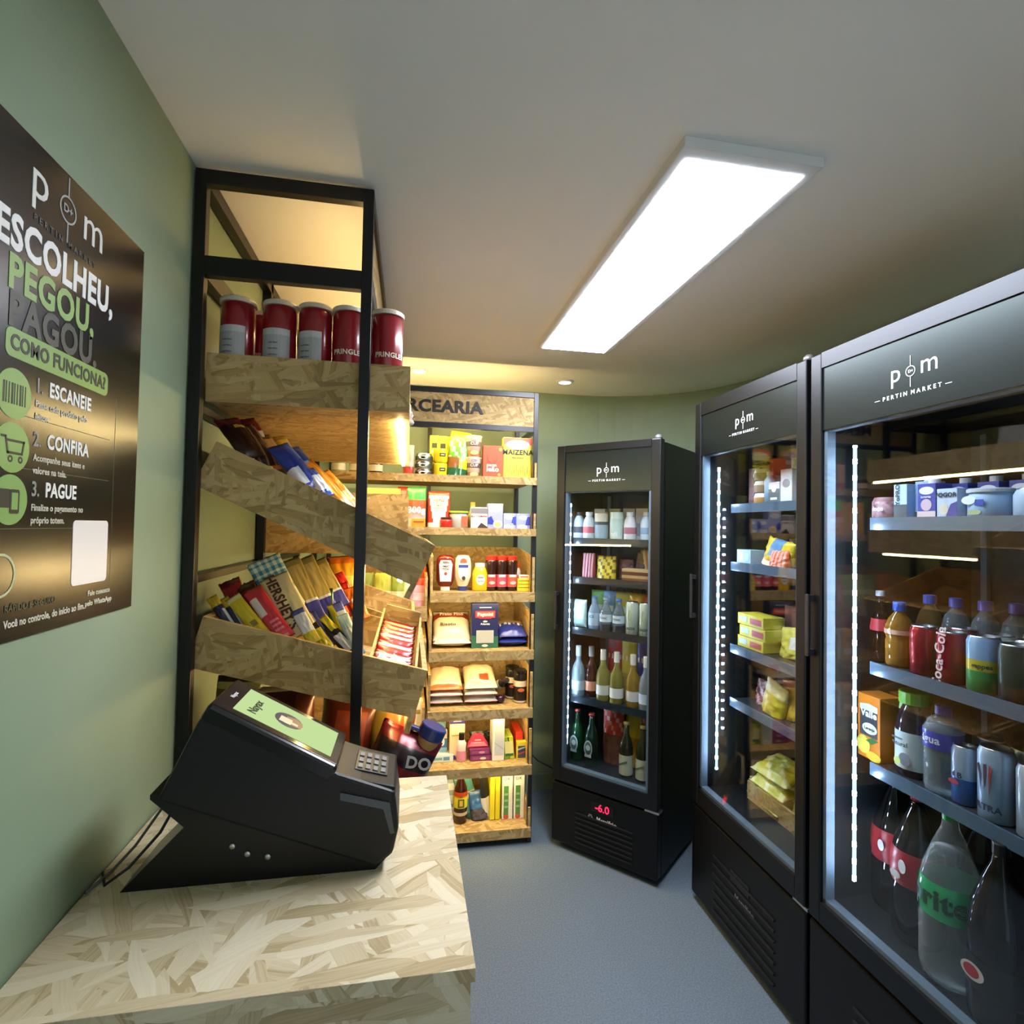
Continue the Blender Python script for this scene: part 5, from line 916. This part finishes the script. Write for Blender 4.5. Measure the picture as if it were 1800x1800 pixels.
for i, (lx, ly, dz, t_, lab) in enumerate(((-.1, .225, .03, 24, 'lower pale yellow frozen bag in the crate'), (-.09, .23, .085, 20, 'middle pale yellow frozen bag in the crate'), (-.085, .235, .135, 18, 'top pale yellow frozen bag in the crate with clear film'))):
    m = Matrix.Translation(FMp(lx, ly, .47+dz)) @ Matrix.Rotation(RAD(-90), 4, 'Z') @ Matrix.Rotation(RAD(-70), 4, 'X') @ Matrix.Rotation(RAD(t_-20), 4, 'Y') @ Matrix.Translation((0, 0, -.07))
    bag('frozen_bag', lab, 'bag', (.2, .14, .055), ['#cfcf4a', '#e6e69a', '#dcdcb0'], mat4=m, col=lambda u, v: 1 if (int(u*7)+int(v*5)) % 3 == 0 else 0, wr=.01, seed=210+i, group='yellow frozen bags in the crate')
bag('frozen_bag', 'orange-yellow bag with a small blue mark beside the pale yellow ones', 'bag', (.12, .17, .06), ['#d9a82a', '#2f6fb0', '#dfc84a'], FMp(.05, .22, .465), (-6, 14, Z), lambda u, v: 1 if .3 < v < .42 and .3 < u < .55 else 2 if v < .3 else 0, wr=.008, seed=214, stand=True)
# ---- narrow cooler
FBp = place(.873, 2.388, -47.2); ZB = -47.2
b1, b2, b3, b4, b5 = 1.4485, 1.2605, 1.0165, .6885, .375
MILK = [(0, 0), (.027, 0), (.029, .006), (.029, .075), (.022, .1), (.014, .112), (.014, .12), (0, .12)]
for lx, c, bnd, lab in ((-.155, '#cdd8dc', '#c2606a', 'white drink bottle with a small red mark on the upper shelf of the narrow cooler'), (-.21, '#aebfca', '#39424c', 'grey-white bottle with dark cap at the light strip of the narrow cooler'), (.06, '#d6d6d8', '#a86a78', 'white and pink drink bottle on the upper shelf of the narrow cooler'), (.142, '#c2d6e6', '#7fa4c8', 'pale blue bottle at the frame edge of the narrow cooler')):
    bottle('milk_drink_bottle', lab, 'bottle', MILK, M(c, .3), FBp(lx, .135, b1), ZB, cap=(.017, .114, .132, WHITE if 'dark' not in lab else M('#22262c', .3)), bands=[(.03, .06, M(bnd, .4))])
bottle('whipping_can', 'white can with grey-blue lower half in the narrow cooler', 'can', [(0, 0), (.031, 0), (.032, .008), (.032, .12), (.03, .126), (0, .126)], M('#d3ccb4', .3), FBp(-.088, .135, b1), ZB, bands=[(.0, .07, M('#8fa8b4', .4)), (.07, .085, M('#3a4a50', .4))])
bottle('tall_milk_can', 'pale green-white tall can in the centre of the upper shelf', 'can', [(0, 0), (.03, 0), (.032, .008), (.032, .125), (.028, .132), (0, .132)], M('#cfe0d4', .3), FBp(-.01, .14, b1), ZB, bands=[(.02, .1, M('#bcd0c8', .4))], texts=[('ndi', .03, 0, .028, '#eef2ee', .02)])
for lx, ly, c, lab in ((.1, .2, '#d0d2d0', 'white carton in the second row of the upper shelf, by the frame'), (.03, .21, '#c4ccd0', 'white carton in the second row of the upper shelf, near the centre'), (-.05, .22, '#bcae7c', 'cream carton in the second row behind the centre can'), (-.13, .22, '#c6bda0', 'beige carton in the second row behind the small bottles')):
    carton('milk_carton', lab, 'carton', (.06, .05, .15), c, FBp(lx, ly, b1), ZB, shapes=[('r', 0, .05, .05, .06, '#8f9fae')])
carton('snack_box', 'orange-yellow box on top of the upper shelf at the back of the narrow cooler', 'box', (.11, .06, .1), '#c98a2a', FBp(.11, .31, b1), ZB, shapes=[('r', 0, .07, .1, .02, '#a8621c')])
bag('chocolate_pouch', 'yellow printed pouch on the second shelf of the narrow cooler', 'pouch', (.1, .11, .05), ['#cdb83a', '#6b5c22'], FBp(-.07, .16, b2), (0, 0, ZB), lambda u, v: 1 if (int(u*8)+int(v*7)) % 3 == 0 else 0, wr=.004, seed=221, stand=True)
for i, lx in enumerate((-.175, -.145)):
    bag('chocolate_pouch', ('red striped packet at the light strip on the second shelf', 'dark red striped packet beside the yellow printed pouch')[i], 'pouch', (.04, .12, .04), ['#8a3440', '#c99aa0'], FBp(lx, .15, b2), (0, 0, ZB), lambda u, v: 1 if int(u*5) % 2 else 0, wr=.002, seed=222+i, stand=True)
bag('chocolate_pouch', 'dark plum pouch in the middle of the second shelf', 'pouch', (.08, .1, .05), ['#231a26', '#4a2a48'], FBp(.02, .19, b2), (0, 0, ZB), bands((.5, 0), (1, 1)), wr=.006, seed=224, stand=True)
bag('chocolate_pouch', 'purple pouch beside the dark plum one on the second shelf', 'pouch', (.07, .13, .05), ['#3a2048', '#6a4a2a'], FBp(.085, .2, b2), (0, 10, ZB), bands((.6, 0), (1, 1)), wr=.006, seed=225, stand=True)
bag('chocolate_pouch', 'tan and orange striped pouch at the frame on the second shelf', 'pouch', (.08, .15, .05), ['#b0743a', '#d8c49a'], FBp(.15, .2, b2), (0, -10, ZB), lambda u, v: 1 if int(u*7) % 2 else 0, wr=.004, seed=226, stand=True)
for i in range(4):
    carton('chocolate_box', ('bottom', 'second', 'third', 'top')[i]+' flat brown box of the stack at the frame on the second shelf', 'box', (.13, .06, .014), ('#6a3a2c', '#a88a5c', '#5a2c26', '#b09a6a')[i], FBp(.1, .135, b2+i*.0147), ZB, group='flat brown boxes')
# third shelf: bottles and cans
GLB = [(0, 0), (.027, 0), (.029, .006), (.029, .08), (.022, .105), (.0125, .125), (.0115, .15), (0, .15)]
bag('milk_bag', 'pale green white pouch leaning at the light strip on the third shelf', 'pouch', (.075, .135, .04), ['#cfe6dc', '#b4d2c8'], FBp(-.2, .14, b3), (0, 0, ZB), bands((.3, 1), (1, 0)), wr=.006, seed=231)
for lx, ly, mt, bnd, capc, lab in ((-.122, .14, CLEAR('#a9c2d6', .45, .08, '#c6dae8'), '#a9bccd', '#5a86c0', 'pale blue glass drink bottle with blue top on the third shelf'), (-.058, .135, CLEAR('#9fb0b4', .3, .08, '#c6d4d8'), '#c9d4da', '#9aa6b0', 'clear bottle with white square label next to the pale blue one'), (.01, .135, CLEAR('#8fa0a4', .3, .08, '#b6c4c8'), '#c2ced4', '#3a66b8', 'clear bottle with white square label and a blue cap')):
    bottle('mixer_bottle', lab, 'bottle', GLB, mt, FBp(lx, ly, b3), ZB, cap=(.0135, .146, .156, M(capc, .35)), bands=[(.0, .035, M('#32323a', .4)), (.045, .08, M(bnd, .4))] if lx > -.1 else [(.02, .08, M(bnd, .4))], texts=[('ICE' if lx < -.1 else 'TONIC', .018 if lx < -.1 else .013, 0, .062, '#3a4656', .02)])
for lx, lab in ((.077, 'tall pale can with dark lettering on the third shelf'), (.142, 'tall pale can half hidden by the frame on the third shelf')):
    can('beer_can', lab, 'can', .03, .148, [(0, .148, M('#c3cfc0', .3, .4))], FBp(lx, .135, b3), ZB, texts=[('LAGER', .016, 0, .03, '#4a564c', .02)], shapes=[('e', 0, .09, .02, .05, '#a8b08a')], group='tall pale cans')
for i, (lx, c, lab) in enumerate(((-.14, '#6fae4a', 'green crisps pack behind the pale blue bottle'), (-.08, '#6a9fd0', 'sky blue crisps pack behind the clear bottles'), (-.01, '#d6cf5a', 'yellow crisps pack behind the clear bottles'), (.06, '#e0b52a', 'orange-yellow crisps pack behind the first tall can'), (.13, '#c9402a', 'red crisps pack at the back by the frame'))):
    bag('crisps_pack', lab, 'pack', (.085, .18, .05), [c, '#e4e6da'], FBp(lx, .22, b3), (0, 0, ZB), lambda u, v: 1 if .45 < v < .6 and .2 < u < .8 else 0, wr=.005, seed=240+i, stand=True)
for i, lx in enumerate((-.06, -.02, .025, .06, .095)):
    bottle('slim_bottle', ('slim glass bottle in the back row, second behind the sky blue pack', 'slim glass bottle in the back row behind the yellow pack', 'slim glass bottle in the back row between the yellow packs', 'slim glass bottle in the back row behind the orange-yellow pack', 'slim glass bottle in the back row nearest the red pack')[i], 'bottle', [(0, 0), (.022, 0), (.023, .15), (.01, .19), (.009, .215), (0, .215)], CLEAR('#aecbe0', .25, .06, '#cfe2ee'), FBp(lx, .30, b3), ZB, cap=(.0115, .212, .222, M('#a9cbe6', .3)), group='slim bottles in the back row')
# fourth shelf: wine and spirits
WIN = [(0, 0), (.03, 0), (.032, .006), (.032, .11), (.026, .14), (.012, .17), (.0115, .235), (0, .235)]
for lx, ly, c, tint, bnd, capc, lab in ((-.2, .13, '#b9d0d6', '#d6e6ea', '#b4c9d0', '#c6d0d0', 'clear bottle at the light strip on the fourth shelf'), (-.145, .16, '#5a2a1c', '#5a3a2c', '#c98a6a', '#8a8a84', 'dark cola-brown bottle with an orange label on the fourth shelf'), (-.068, .135, '#b0a85a', '#c9c07a', '#d0d0c4', '#d9d4c4', 'pale gold bottle with a white round label on the fourth shelf'), (.005, .13, '#a8a04a', '#c6bc70', '#dcdcd6', '#e2ddd0', 'pale gold bottle with white neck and white label in the middle'), (.085, .135, '#b8963a', '#d0b060', '#cfc9c2', '#dcd6ca', 'amber gold bottle with white neck next to the frame'), (.15, .13, '#aab4ba', '#c9d2d6', '#c6d6e6', '#e6eaee', 'clear bottle with blue and white label half behind the frame')):
    bottle('wine_bottle', lab, 'bottle', WIN, CLEAR(c, .4, .06, tint), FBp(lx, ly, b4), ZB, cap=(.0135, .19, .238, M(capc, .4)), bands=[(.03, .075, M(bnd, .4))])
for i, (lx, c, lab) in enumerate(((-.06, '#b5303a', 'red snack pouch behind the wine bottles'), (.015, '#c9b83a', 'yellow snack pouch behind the wine bottles'), (.095, '#2436a0', 'deep blue snack pouch behind the wine bottles'), (.155, '#7a4a22', 'brown snack pouch behind the wine bottles by the frame'))):
    bag('snack_pouch', lab, 'pouch', (.085, .29, .05), [c, '#d8d2c4', '#6a5a2a'], FBp(lx, .25, b4), (0, 0, ZB), lambda u, v: 2 if v < .35 else 1 if .6 < v < .7 and int(u*9) % 2 else 0, wr=.006, seed=250+i, stand=True)
carton('wine_box', 'tan wooden box behind the bottles on the fourth shelf', 'box', (.2, .05, .12), '#8a7a3a', FBp(.02, .2, b4), ZB)
# bottom
BEER = [(0, 0), (.029, 0), (.031, .006), (.031, .13), (.025, .16), (.013, .19), (.0125, .235), (0, .235)]
for lx, ly, c, lab in ((-.207, .14, '#0f4a24', 'green beer bottle with round silver label at the light strip'), (-.12, .125, '#1c3a26', 'dark green beer bottle with oval silver label beside the red snack bag')):
    bottle('beer_bottle', lab, 'bottle', BEER, CLEAR(c, .5, .05, '#1f6a38'), FBp(lx, ly, b5), ZB, cap=(.0145, .232, .243, M('#b4443a', .3)), shapes=[('e', 0, .085, .044, .075, '#98a29c'), ('e', 0, .085, .034, .06, '#3c4a42'), ('e', 0, .088, .024, .026, '#a8b0a8'), ('r', 0, .05, .034, .012, '#b0b6ae')])
for lx, ly, lab in ((.062, .12, 'bottle with pale torn label at the front of the cooler floor'), (.143, .12, 'bottle with pale label half behind the frame on the cooler floor')):
    bottle('beer_bottle', lab, 'bottle', BEER, CLEAR('#3a3a1c', .45, .05, '#7a7a3a'), FBp(lx, ly, b5), ZB, cap=(.0145, .232, .243, M('#9a8a4a', .3)), bands=[(.012, .1, M('#b4b498', .45))], shapes=[('p', 0, .05, 1, 1, '#5a6a44', ((-.02, .0), (.02, .02), (.02, .03), (-.02, .01)))])
bag('snack_pouch', 'bright red snack bag on the floor of the narrow cooler', 'pouch', (.11, .26, .06), ['#c23a26', '#6a4030', '#e0a090'], FBp(-.045, .21, b5), (0, 0, ZB), lambda u, v: 1 if v < .55 else 2 if (int(u*9)+int(v*13)) % 4 == 0 else 0, wr=.01, seed=261, stand=True)
bag('snack_pouch', 'yellow snack bag beside the red one on the floor of the narrow cooler', 'pouch', (.09, .27, .06), ['#d6b81c', '#a8801c'], FBp(.045, .25, b5), (0, 0, ZB), bands((.5, 1), (1, 0)), wr=.008, seed=262, stand=True)
bag('snack_pouch', 'deep red snack bag at the frame on the floor of the narrow cooler', 'pouch', (.09, .28, .06), ['#8a1f22', '#c99a3a'], FBp(.125, .24, b5), (0, 0, ZB), lambda u, v: 1 if u > .75 else 0, wr=.008, seed=263, stand=True)
